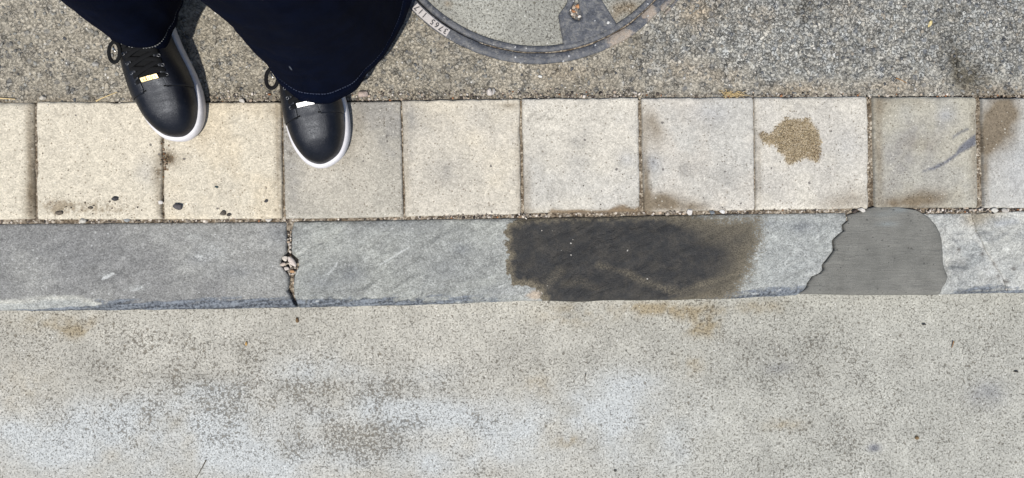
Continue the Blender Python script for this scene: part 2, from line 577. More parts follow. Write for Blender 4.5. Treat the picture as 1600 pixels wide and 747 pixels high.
def mat_sole():
    t = NT('white_rubber')
    P = t.pos()
    n = t.noise(P, 90, 4.0, 0.7)
    z = t.n('SeparateXYZ', None, Vector=P).outputs[2]
    d = t.map(t.math('ADD', z, t.math('MULTIPLY', t.math('SUBTRACT', n, 0.5), 0.035)), -0.004, 0.014, 1.0, 0.0)
    c = t.mix(t.map(n, 0.3, 0.7), (0.50, 0.485, 0.505), (0.60, 0.58, 0.60))
    c = t.mix(t.math('MULTIPLY', d, 0.75), c, (0.22, 0.19, 0.155))
    sc = t.map(t.noise(P, 300, 3.0, 0.7), 0.60, 0.72)
    c = t.mix(t.math('MULTIPLY', sc, 0.35), c, (0.24, 0.22, 0.21))
    return t.out(c, 0.6, t.bump(t.noise(P, 400, 2.0), 0.3, 0.0006), 0.35)


M = dict(asphalt=mat_asphalt(), concrete=mat_concrete(), paver=mat_paver(), kerb=mat_kerb(), mortar=mat_mortar(),
         soil=mat_soil(), rock=mat_rock(), iron=mat_iron(), denim=mat_denim(), leather=mat_leather(),
         canvas=mat_flat('black_canvas', (0.0055, 0.0058, 0.0066), 0.9, 0.15, 0.4, 700, 0.5),
         lace=mat_flat('black_lace', (0.006, 0.0062, 0.007), 0.9, 0.15, 0.4, 900, 0.5),
         sole=mat_sole(),
         gold=mat_flat('gold_metal', (0.58, 0.46, 0.25), 0.36, 0.5, 0.15, 900, 0.2, Metallic=1.0),
         silver=mat_flat('silver_metal', (0.85, 0.82, 0.78), 0.32, 0.5, 0.1, 900, 0.2, Metallic=1.0),
         eyelet=mat_flat('dark_nickel', (0.22, 0.22, 0.23), 0.45, 0.5, 0.15, 900, 0.2, Metallic=0.9),
         thread=mat_flat('pale_thread', (0.045, 0.055, 0.09), 0.9, 0.2),
         thread2=mat_flat('white_thread', (0.20, 0.20, 0.20), 0.9, 0.2),
         straw=mat_flat('dry_straw', (0.50, 0.38, 0.20), 0.8, 0.3, 0.3, 500),
         twig=mat_flat('dark_twig', (0.06, 0.045, 0.03), 0.85, 0.2, 0.3, 500),
         rustchip=mat_flat('brown_chip', (0.22, 0.12, 0.05), 0.85, 0.2, 0.4, 500),
         leaf=mat_flat('yellow_leaf', (0.52, 0.43, 0.22), 0.7, 0.3, 0.25, 400),
         plate=mat_flat('plate_grey', (0.40, 0.37, 0.355), 0.7, 0.3, 0.22, 420, 0.5),
         ink=mat_flat('plate_digits', (0.045, 0.045, 0.05), 0.7, 0.3, 0.3, 500))

# ------------------------------------------------------------------ rocks
def icosa(sub=0):
    bm = bmesh.new()
    bmesh.ops.create_icosphere(bm, subdivisions=sub + 1, radius=1.0)
    v = np.array([p.co[:] for p in bm.verts]); f = np.array([[q.index for q in g.verts] for g in bm.faces])
    bm.free()
    return v, f


ICO0 = icosa(0)
ICO1 = icosa(1)
ICO2 = icosa(2)


def rocks(cent, rad, cols, sub=0, flat=0.65, jit=0.28, seed=0, sink=0.25):
    """many stones as one vertex/face soup"""
    r = np.random.default_rng(seed)
    tv, tf = (ICO0, ICO1, ICO2)[sub]
    n = len(cent); m = len(tv)
    s = rad[:, None] * np.stack([r.uniform(0.7, 1.3, n), r.uniform(0.65, 1.1, n), r.uniform(flat * 0.7, flat * 1.2, n)], 1)
    v = tv[None] * (1 + r.normal(0, jit * 0.5, (n, m, 1))) * s[:, None, :]
    a = r.uniform(0, 6.283, n); ca, sa = np.cos(a)[:, None], np.sin(a)[:, None]
    x = v[..., 0] * ca - v[..., 1] * sa; y = v[..., 0] * sa + v[..., 1] * ca
    tx = r.normal(0, 0.25, (n, 1)); ty = r.normal(0, 0.25, (n, 1))
    z = v[..., 2] + tx * x + ty * y
    out = np.stack([x, y, z], -1) + cent[:, None, :]
    out[..., 2] += (s[:, 2:3]) * (1 - 2 * sink)
    f = (tf[None] + (np.arange(n) * m)[:, None, None]).reshape(-1, 3)
    c = np.repeat(cols[:, None, :], m, 1).reshape(-1, 3)
    return out.reshape(-1, 3), f, c


def stone_cols(n, seed, pal, w=None):
    r = np.random.default_rng(seed)
    pal = np.array(pal)
    i = r.choice(len(pal), n, p=w)
    return pal[i] * r.uniform(0.75, 1.25, (n, 1))


GRAVEL = [C(225, 215, 205), C(180, 170, 158), C(140, 130, 120), C(95, 85, 78), C(60, 55, 52), C(205, 185, 165), C(170, 120, 85)]
GW = [0.16, 0.24, 0.22, 0.17, 0.10, 0.08, 0.03]

# ------------------------------------------------------------------ manhole fit (plan circle)
def fitc(pts):
    A = np.c_[2 * pts, np.ones(len(pts))]
    s = np.linalg.lstsq(A, (pts ** 2).sum(1), rcond=None)[0]
    return s[:2], math.sqrt(s[2] + s[0] ** 2 + s[1] ** 2)


MZ = -0.002
MC, MR = fitc(WL([(644, 17), (696, 56), (758, 88), (833, 100.6), (884, 96), (951, 72), (1017, 33)], MZ))
R_GAP = np.mean(np.hypot(*(WL([(649, 0), (703, 44.6), (749, 65), (821, 83), (879, 80.5), (959, 47), (1020, 3)], MZ) - MC).T))
R_IN = np.mean(np.hypot(*(WL([(666, 0), (715, 36), (758, 57.5), (807, 69), (880, 69), (962, 33), (1014, 0)], MZ) - MC).T))

# ------------------------------------------------------------------ ground sheets
def graded(lo, hi, step, far):
    core = np.arange(lo, hi + 1e-9, step)
    out = step * 1.35 ** np.arange(1, 60)
    out = np.cumsum(out); out = np.append(out[out < far], far)
    return core, out


def sheet(name, x0, x1, ycore, yfar, step, zf, colf, attf, mat, far=40.0):
    cx, ox = graded(x0, x1, step, far)
    xs = np.concatenate([x0 - ox[::-1], cx, x1 + ox])
    y0, y1 = ycore
    cy, oy = graded(min(y0, y1), max(y0, y1), step, far)
    ys = np.concatenate([cy, cy[-1] + oy]) if yfar > 0 else np.concatenate([cy[0] - oy[::-1], cy])
    X, Y = np.meshgrid(xs, ys)
    X = X.ravel(); Y = Y.ravel()
    Z = zf(X, Y)
    f = gridfaces(len(ys), len(xs))
    return obj(name, np.c_[X, Y, Z], f, mat, col=colf(X, Y), attrs=attf(X, Y), origin=(0, 0, 0))


Y_TOP = 0.0      # the upper edge of the paver strip lies on y = 0


def edge_top(x):
    return np.interp(x, [-2, -0.9, -0.45, 0, 0.4, 0.85, 2], WL([(-400, 158), (0, 158.5), (436, 159.5), (813, 155), (1179, 151.5), (1530, 152), (1900, 152)])[:, 1])


AZ = -0.0065


def as_z(X, Y):
    z = AZ + 0.005 * (fbm(X, Y, 9, 3) - 0.5) + 0.0022 * (fbm(X, Y, 60, 5, 3) - 0.5)
    z = z + 0.0035 * sstep(0.05, 0.16, Y) * sstep(0.2, 0.6, X)
    r = np.hypot(X - MC[0], Y - MC[1])
    z = np.where(r < MR + 0.02, np.minimum(z, -0.0055 + 0.0015 * (fbm(X, Y, 60, 5, 3) - 0.5)), z)
    return np.where(r < MR - 0.010, -0.06, z)


def as_rough(X, Y):
    r = 0.16 + 0.74 * sstep(0.15, 0.42, X + 0.25 * (fbm(X, Y, 7, 11) - 0.5)) * sstep(0.0, 0.09, Y)
    r = r + gs(X, Y, [(1040, 60, 40, 30, 0.4), (1000, 100, 50, 25, 0.2), (420, 60, 60, 50, 0.15), (700, 120, 60, 25, 0.1), (840, 120, 60, 18, -0.3)], AZ)
    return np.clip(r + 0.35 * (fbm(X, Y, 24, 12) - 0.5), 0, 1)


def as_col(X, Y):
    n = fbm(X, Y, 12, 21); m = fbm(X, Y, 45, 22)
    tan = C(174, 168, 157); grey = C(182, 181, 176)
    c = lerp(tan, grey, sstep(0.05, 0.5, X + 0.5 * (n - 0.5)))
    c = c * (0.82 + 0.36 * n)[:, None] * (0.86 + 0.28 * m)[:, None]
    c = lerp(c, C(186, 170, 148), np.clip(gs(X, Y, [(1090, 20, 28, 26, .7), (1070, 110, 40, 22, .4), (1255, 140, 60, 14, .55), (1400, 135, 60, 14, .5), (1130, 120, 40, 20, .4), (1560, 145, 60, 14, .5), (880, 115, 60, 14, .35), (1190, 30, 20, 20, .4), (1330, 15, 30, 20, .2)], AZ), 0, 1))
    c = lerp(c, C(88, 80, 62), np.clip(gs(X, Y, [(1508, 120, 26, 26, 1.0), (1490, 85, 16, 20, .5), (1480, 30, 20, 20, .2), (1260, 10, 26, 16, .45), (1535, 128, 16, 14, .35), (1000, 62, 26, 12, .3)], AZ) * (0.4 + 1.2 * m), 0, 1))
    c = lerp(c, C(120, 108, 92), 0.55 * np.exp(-np.maximum(Y - 0.004, 0) / 0.012) * sstep(0.3, 0.6, m))
    return c


asphalt = sheet('asphalt_path', -1.35, 1.35, (0.0015, 0.42), 1, 0.006, as_z, as_col, lambda X, Y: {'rough': as_rough(X, Y)}, M['asphalt'])
tag(asphalt, kind='structure')

RZ = -0.10


def kerb_low(x):
    pts = WL([(-300, 490), (0, 487), (250, 484.5), (460, 481.5), (600, 478.5), (700, 475.5), (780, 472.5), (830, 471), (900, 472), (1100, 468.5), (1180, 465.5), (1250, 461.5), (1360, 462), (1470, 460.5), (1600, 458.5), (1900, 455)], -0.004)
    return np.interp(x, pts[:, 0], pts[:, 1])


def kerb_top(x):
    pts = WL([(-300, 352), (0, 350), (230, 348.5), (445, 347), (640, 343.5), (830, 340.5), (1000, 337.5), (1190, 334), (1325, 332.5), (1450, 334), (1530, 333), (1600, 330), (1900, 328)], -0.004)
    return np.interp(x, pts[:, 0], pts[:, 1])


def rd_z(X, Y):
    return RZ + 0.004 * (fbm(X, Y, 7, 31) - 0.5) + 0.0014 * (fbm(X, Y, 50, 33, 3) - 0.5)


def rd_white(X, Y):
    w = gs(X, Y, [(500, 578, 70, 26, .8), (590, 640, 120, 26, .8), (300, 655, 110, 40, .55), (80, 690, 120, 50, .85), (430, 715, 130, 34, .8), (250, 700, 160, 50, .5), (560, 730, 160, 30, .45), (820, 690, 130, 50, .45), (650, 590, 70, 20, .4), (1080, 690, 60, 50, .3), (930, 650, 110, 45, .8), (700, 660, 120, 30, .5), (170, 640, 50, 25, .5), (985, 600, 60, 30, .5), (1000, 720, 60, 30, .4), (330, 610, 60, 20, .5), (720, 720, 80, 22, .45)], RZ)
    return np.clip(1.25 * w * (2.4 * (fbm(X, Y, 18, 41) - .5) + .85), 0, 1)


def rd_col(X, Y):
    n = fbm(X, Y, 9, 42); m = fbm(X, Y, 38, 43)
    base = lerp(C(204, 200, 190), C(197, 195, 186), sstep(-0.1, 0.5, X))
    base = base * (0.86 + 0.28 * n)[:, None] * (0.84 + 0.32 * m)[:, None]
    w = rd_white(X, Y)
    base = lerp(base, C(215, 218, 218), 0.9 * w)
    base = lerp(base, C(172, 155, 124), np.clip(gs(X, Y, [(120, 512, 30, 16, .7), (60, 505, 40, 14, .3), (1070, 485, 60, 12, .75), (1100, 512, 34, 16, .6), (1010, 482, 40, 10, .5), (900, 492, 60, 18, .35), (1190, 480, 40, 12, .35), (840, 600, 30, 20, .25), (885, 690, 30, 10, .45), (1225, 665, 34, 10, .35), (1080, 570, 26, 18, .3), (30, 600, 50, 40, .2)], RZ) * np.clip(4.5 * (fbm(X, Y, 75, 47, 3) - .5) + .9, 0, 2), 0, .8))
    base = lerp(base, C(150, 146, 138), np.clip(gs(X, Y, [(40, 540, 90, 40, .3), (600, 700, 60, 40, .35), (590, 600, 80, 26, .3), (280, 590, 60, 20, .35), (1240, 570, 80, 40, .4), (1170, 540, 60, 24, .35), (1420, 560, 40, 30, .3), (1310, 660, 70, 50, .2), (1520, 640, 50, 60, .2), (330, 590, 60, 12, .3)], RZ) * .55 * np.clip(4 * (m - .5) + 1, 0, 2), 0, .8))
    base = lerp(base, C(112, 116, 132), np.clip(gs(X, Y, [(1366, 700, 11, 6, .8), (1545, 615, 34, 22, .4), (1215, 575, 24, 10, .3)], RZ) * (0.4 + 1.2 * m), 0, .8))
    return base


def rd_pit(X, Y):
    p = 0.15 + gs(X, Y, [(560, 605, 100, 40, .55), (600, 690, 80, 50, .65), (280, 620, 120, 40, .5), (200, 540, 160, 40, .35), (750, 590, 120, 34, .3), (760, 660, 60, 26, .25), (420, 600, 110, 50, .5), (500, 690, 70, 40, .4), (960, 660, 30, 14, .45), (160, 660, 90, 30, .3), (120, 505, 40, 16, .4), (1260, 570, 160, 60, .3), (1330, 690, 160, 60, .32), (1080, 490, 60, 16, .4), (1560, 560, 80, 80, .15), (400, 650, 120, 50, .3),
                          (100, 725, 120, 25, -.35), (350, 505, 120, 20, -.3), (400, 735, 120, 20, -.2), (930, 640, 80, 30, -.12), (700, 510, 140, 26, -.05)], RZ)
    return np.clip(p * np.clip(3.2 * (fbm(X, Y, 24, 44) - .5) + 1.0, .15, 2.0) * np.clip(2.6 * (fbm(X, Y, 62, 46, 3) - .5) + .95, .3, 1.5), 0, 1)


road = sheet('concrete_road', -1.4, 1.4, (-0.80, -0.31), -1, 0.006, rd_z, rd_col, lambda X, Y: {'pit': rd_pit(X, Y)}, M['concrete'])
tag(road, kind='structure')

# bedding under pavers: sand in the joints
xs = np.concatenate([[-6], np.arange(-1.5, 1.5, 0.012), [6]])
ys = np.linspace(-0.215, 0.012, 24)
X, Y = np.meshgrid(xs, ys); X = X.ravel(); Y = Y.ravel()
strip = obj('paver_strip', np.c_[X, Y, -0.0085 + 0.004 * (fbm(X, Y, 80, 51) - 0.5) - 0.008 * sstep(-0.003, 0.006, Y)], gridfaces(len(ys), len(xs)), M['soil'], origin=(0, 0, 0))
tag(strip, kind='structure')

# ------------------------------------------------------------------ pavers
PV = [
    [(-140, 160), (49, 159), (51, 342), (-140, 345)],
    [(56.5, 159.5), (250.5, 160), (250.5, 342), (57.5, 342.5)],
    [(254, 160), (437.5, 160), (440, 341.5), (256, 342)],
    [(441.5, 160.5), (624.5, 158), (629, 338.5), (446, 341.5)],
    [(628.5, 157), (811, 155), (813, 334), (634, 338)],
    [(816.5, 155), (997, 153), (999, 330), (820, 333)],
    [(1003.5, 153), (1177, 152), (1179, 328), (1007.5, 330)],
    [(1181, 152), (1356, 151), (1357, 325.5), (1183, 327.5)],
    [(1366, 151), (1526.5, 151), (1528, 324.5), (1369, 324.5)],
    [(1536, 153.5), (1712, 153), (1712, 325), (1540, 324)],
]
CREAM = C(225, 215, 196); WHITE = C(221, 214, 202); GREY = C(196, 190, 178); OLIVE = C(194, 186, 168)
PTINT = [(CREAM, CREAM), (CREAM, CREAM), (CREAM, C(224, 211, 188)), (C(190, 184, 172), C(200, 193, 180)), (C(224, 214, 196), C(214, 206, 192)),
         (C(222, 215, 202), C(210, 205, 196)), (C(216, 209, 198), C(206, 202, 194)), (C(224, 217, 204), C(212, 206, 196)), (C(194, 188, 172), C(188, 184, 173)), (C(206, 203, 196), C(200, 199, 194))]
BROWN = C(130, 115, 94)


def paver_cols(X, Y, i):
    n = fbm(X, Y, 14, 61 + i); m = fbm(X, Y, 55, 75 + i)
    c = lerp(PTINT[i][0], PTINT[i][1], sstep(0.35, 0.65, n)) * (0.93 + 0.14 * m)[:, None]
    # grey weathering
    c = lerp(c, C(166, 162, 156), np.clip(gs(X, Y, [
        (595, 180, 40, 26, .75), (610, 215, 16, 34, .5), (450, 220, 12, 50, .6), (460, 270, 14, 60, .4), (575, 165, 50, 10, .4),
        (700, 270, 34, 26, .35), (670, 190, 30, 20, .25), (760, 180, 20, 20, .2), (640, 250, 8, 80, .2),
        (905, 235, 22, 28, .38), (840, 240, 26, 30, .25), (975, 245, 16, 16, .3), (860, 300, 30, 20, .2), (930, 190, 30, 30, .18),
        (1075, 260, 22, 18, .5), (1022, 255, 14, 18, .42), (1105, 190, 34, 22, .28), (1130, 280, 40, 26, .28), (1060, 180, 14, 12, .2),
        (1260, 165, 30, 14, .3), (1200, 290, 20, 20, .28), (1310, 240, 34, 50, .18),
        (1400, 240, 26, 40, .4), (1440, 210, 36, 26, .42), (1480, 180, 30, 20, .28), (1400, 300, 30, 30, .3),
        (215, 270, 16, 16, .16), (350, 295, 30, 20, .12), (1450, 260, 60, 60, .25), (1570, 260, 40, 60, .2)]) * 1.3 * np.clip(3.0 * (m - .5) + 1.0, .2, 2), 0, .9))
    # bluish grey
    c = lerp(c, C(178, 182, 190), np.clip(gs(X, Y, [(980, 250, 14, 14, .3), (1110, 175, 30, 18, .3), (1020, 255, 16, 14, .4), (1478, 180, 14, 10, .4), (1325, 240, 24, 40, .2), (1590, 270, 30, 50, .3), (230, 270, 12, 22, .2)]), 0, 1))
    # brown damp stains, plus faint contact shade of the shoes painted in
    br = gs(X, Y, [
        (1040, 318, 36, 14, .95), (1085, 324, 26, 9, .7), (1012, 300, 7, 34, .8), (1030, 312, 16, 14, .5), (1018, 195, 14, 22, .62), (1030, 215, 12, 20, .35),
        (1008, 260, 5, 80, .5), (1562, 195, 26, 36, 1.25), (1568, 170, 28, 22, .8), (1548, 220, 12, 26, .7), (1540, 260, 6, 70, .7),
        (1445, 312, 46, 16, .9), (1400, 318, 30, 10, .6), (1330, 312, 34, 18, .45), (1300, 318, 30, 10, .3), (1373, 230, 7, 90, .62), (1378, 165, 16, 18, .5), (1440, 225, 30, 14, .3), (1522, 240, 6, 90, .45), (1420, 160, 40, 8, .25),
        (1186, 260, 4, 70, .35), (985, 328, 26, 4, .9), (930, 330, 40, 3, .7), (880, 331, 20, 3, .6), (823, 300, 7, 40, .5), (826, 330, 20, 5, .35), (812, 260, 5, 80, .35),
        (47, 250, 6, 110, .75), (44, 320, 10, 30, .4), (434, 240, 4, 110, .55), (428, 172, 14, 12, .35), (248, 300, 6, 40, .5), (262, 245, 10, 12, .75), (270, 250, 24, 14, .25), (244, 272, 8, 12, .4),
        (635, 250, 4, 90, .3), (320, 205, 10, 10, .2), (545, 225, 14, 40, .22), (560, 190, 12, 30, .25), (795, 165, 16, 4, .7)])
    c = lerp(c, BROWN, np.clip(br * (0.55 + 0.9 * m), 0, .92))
    # hard edged damp line along the foot of the sixth paver
    if i == 5:
        d = sdf(X, Y, WL([(850, 340), (862, 326), (880, 329), (905, 327), (925, 330), (950, 329), (962, 322), (975, 320), (984, 324), (990, 328), (999, 322), (1003, 340)]))
        c = lerp(c, C(136, 116, 92), 0.85 * sstep(-0.0015, 0.0015, d))
    if i == 7:
        d = sdf(X, Y, WL([(1187, 210), (1194, 206), (1200, 212), (1208, 206), (1214, 198), (1222, 190), (1236, 186), (1248, 185), (1252, 188), (1262, 186), (1270, 192), (1277, 205), (1281, 222), (1280, 240), (1276, 252), (1268, 251), (1262, 246), (1250, 248), (1240, 255), (1230, 258), (1227, 246), (1218, 236), (1213, 228), (1200, 226), (1192, 222), (1190, 216)]))
        c = lerp(c, C(170, 150, 118), 0.8 * sstep(-0.003, 0.003, d + 0.005 * (m - 0.5)))
        c = lerp(c, C(110, 88, 64), np.clip(gs(X, Y, [(1277, 242, 5, 9, .9), (1190, 211, 5, 5, .6)]), 0, 1))
    if i == 8:
        d = sdf(X, Y, WL([(1526, 208), (1526, 226), (1512, 234), (1496, 243), (1480, 254), (1462, 264), (1441, 268), (1458, 261), (1478, 251), (1493, 240), (1497, 230), (1506, 222), (1516, 214)]))
        c = lerp(c, C(112, 114, 124), 0.9 * sstep(-0.0015, 0.002, d + 0.003 * (m - 0.5)))
        d = polyd(X, Y, WL([(1490, 214), (1502, 206), (1512, 202)]))
        c = lerp(c, C(116, 116, 120), 0.8 * sstep(0.004, 0.001, d + 0.003 * (m - 0.5)))
    if i == 5:
        d = np.minimum(polyd(X, Y, WL([(824, 190), (830, 180), (836, 176)])), polyd(X, Y, WL([(842, 186), (852, 180), (858, 186), (866, 183)])))
        c = lerp(c, C(168, 162, 152), 0.7 * sstep(0.0035, 0.001, d))
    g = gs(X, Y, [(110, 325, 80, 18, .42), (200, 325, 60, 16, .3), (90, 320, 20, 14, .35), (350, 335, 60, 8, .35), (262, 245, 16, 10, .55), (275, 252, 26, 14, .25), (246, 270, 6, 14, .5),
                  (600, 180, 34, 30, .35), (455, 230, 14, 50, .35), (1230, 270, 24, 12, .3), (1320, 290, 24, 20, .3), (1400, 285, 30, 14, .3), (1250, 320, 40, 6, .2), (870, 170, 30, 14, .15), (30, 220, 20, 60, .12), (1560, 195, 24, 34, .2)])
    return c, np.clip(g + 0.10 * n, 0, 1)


def paver(i, corners, name='paver', label=None, cols=True):
    ex = ((-.8, -.3), (.8, -.3), (.8, .3), (-.8, .3))
    TL, TR, BR, BL = [W(p[0] + q[0], p[1] + q[1]) for p, q in zip(corners, ex)]
    nu = 44
    e = np.array([0, .008, .018, .032, .05])
    t = np.concatenate([e, np.linspace(.075, .925, nu), 1 - e[::-1]])
    U, V = np.meshgrid(t, t)
    P = (TL[None, None] * ((1 - U) * (1 - V))[..., None] + TR * (U * (1 - V))[..., None] + BR * (U * V)[..., None] + BL * ((1 - U) * V)[..., None])
    X = P[..., 0]; Y = P[..., 1]
    wd = np.linalg.norm(TR - TL)
    dl = U * wd; dr = (1 - U) * wd; dt = V * wd; db = (1 - V) * wd
    rad = 0.0040 + 0.004 * (fbm(X, Y, 22, 91 + i, 3) - 0.4)
    if i == 0: rad = rad + 0.006 * (dr < 0.05)
    if i in (7, 8): rad = rad + 0.002
    def drop(d):
        q = np.clip(1 - d / rad, 0, 1)
        return rad * 0.8 * (1 - np.sqrt(1 - np.minimum(q, .98) ** 2))
    z = -(drop(dl) + drop(dr) + drop(dt) + drop(db))
    # rounded, chipped corners and edges
    z = z - 0.0025 * np.exp(-np.minimum.reduce([dl, dr, dt, db]) / 0.004) * sstep(.55, .75, fbm(X, Y, 70, 101 + i, 3))
    z = z + 0.0016 * (fbm(X, Y, 13, 131 + i) - 0.5) + 0.0006 * (fbm(X, Y, 80, 141 + i, 2) - 0.5)
    tilt = np.random.default_rng(200 + i).normal(0, 0.0035, 2)
    c0 = P.mean((0, 1))
    z = z + tilt[0] * (X - c0[0]) + tilt[1] * (Y - c0[1])
    if i in (1, 2):   # a spalled spot at the joint
        s = W(258, 247); z = z - 0.004 * np.exp(-(((X - s[0]) / .010) ** 2 + ((Y - s[1]) / .012) ** 2))
        s = W(246, 272); z = z - 0.003 * np.exp(-(((X - s[0]) / .006) ** 2 + ((Y - s[1]) / .012) ** 2))
    if i == 6:
        s = W(1130, 321); z = z - 0.0045 * np.exp(-((np.hypot(X - s[0], Y - s[1]) / .006) ** 4))
    # uneven outline
    jx = 0.0022 * (fbm(X, Y, 45, 151 + i, 3) - 0.5); jy = 0.0022 * (fbm(X, Y, 45, 161 + i, 3) - 0.5)
    X = X + jx; Y = Y + jy
    n = len(t)
    top = np.c_[X.ravel(), Y.ravel(), z.ravel()]
    idx = np.arange(n * n).reshape(n, n)
    loop = np.concatenate([idx[0, :-1], idx[:-1, -1], idx[-1, :0:-1], idx[:0:-1, 0]])
    bot = top[loop].copy(); bot[:, 2] = -0.06
    k = len(top); L = len(loop)
    a = loop; b = np.roll(loop, -1); bb = k + np.arange(L); bn = k + np.roll(np.arange(L), -1)
    f = np.concatenate([gridfaces(n, n)[:, ::-1], np.stack([a, b, bn, bb], 1)])
    v = np.concatenate([top, bot])
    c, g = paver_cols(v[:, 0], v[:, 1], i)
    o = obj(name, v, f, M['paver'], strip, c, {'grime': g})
    if label: o['label'] = label
    return o


PLAB = {0: 'cream paver at the left edge of the strip', 3: 'greyish paver under the toe of the shoe with silver tag', 7: 'pale paver with a tan sand spill',
        8: 'olive grey paver with a dark diagonal scuff', 9: 'grey paver with a dark brown damp spot'}
pavers = [paver(i, PV[i], label=PLAB.get(i)) for i in range(10)]


def place_copy(src, cx):
    o = src.copy(); COL.objects.link(o); o.parent = strip
    o.location = (cx, src.location.y, src.location.z)
    if 'label' in o.keys(): del o['label']
    return o


xl = pavers[0].location.x; xr = pavers[9].location.x
for k in range(1, 9):
    place_copy(pavers[(1, 4, 2, 5, 6, 4, 2, 1)[k - 1]], xl - 0.2035 * k)
    place_copy(pavers[(5, 6, 4, 1, 5, 2, 6, 4)[k - 1]], xr + 0.2035 * k)

# ------------------------------------------------------------------ kerb
xs = np.concatenate([[-6], np.arange(-1.5, 1.5, 0.02), [6]])
ys = np.linspace(-0.345, -0.19, 12)
X, Y = np.meshgrid(xs, ys); X = X.ravel(); Y = Y.ravel()
Yk = kerb_low(X) + 0.012 + (Y - ys[0]) / (ys[-1] - ys[0]) * (kerb_top(X) + 0.010 - kerb_low(X) - 0.012)
vv = np.c_[X, Yk, -0.017 + 0.004 * (fbm(X, Yk, 80, 171) - 0.5)]
kerb = obj('kerb', vv, gridfaces(len(ys), len(xs)), M['soil'], origin=(0, 0, 0))
tag(kerb, kind='structure')
KZ = -0.0035


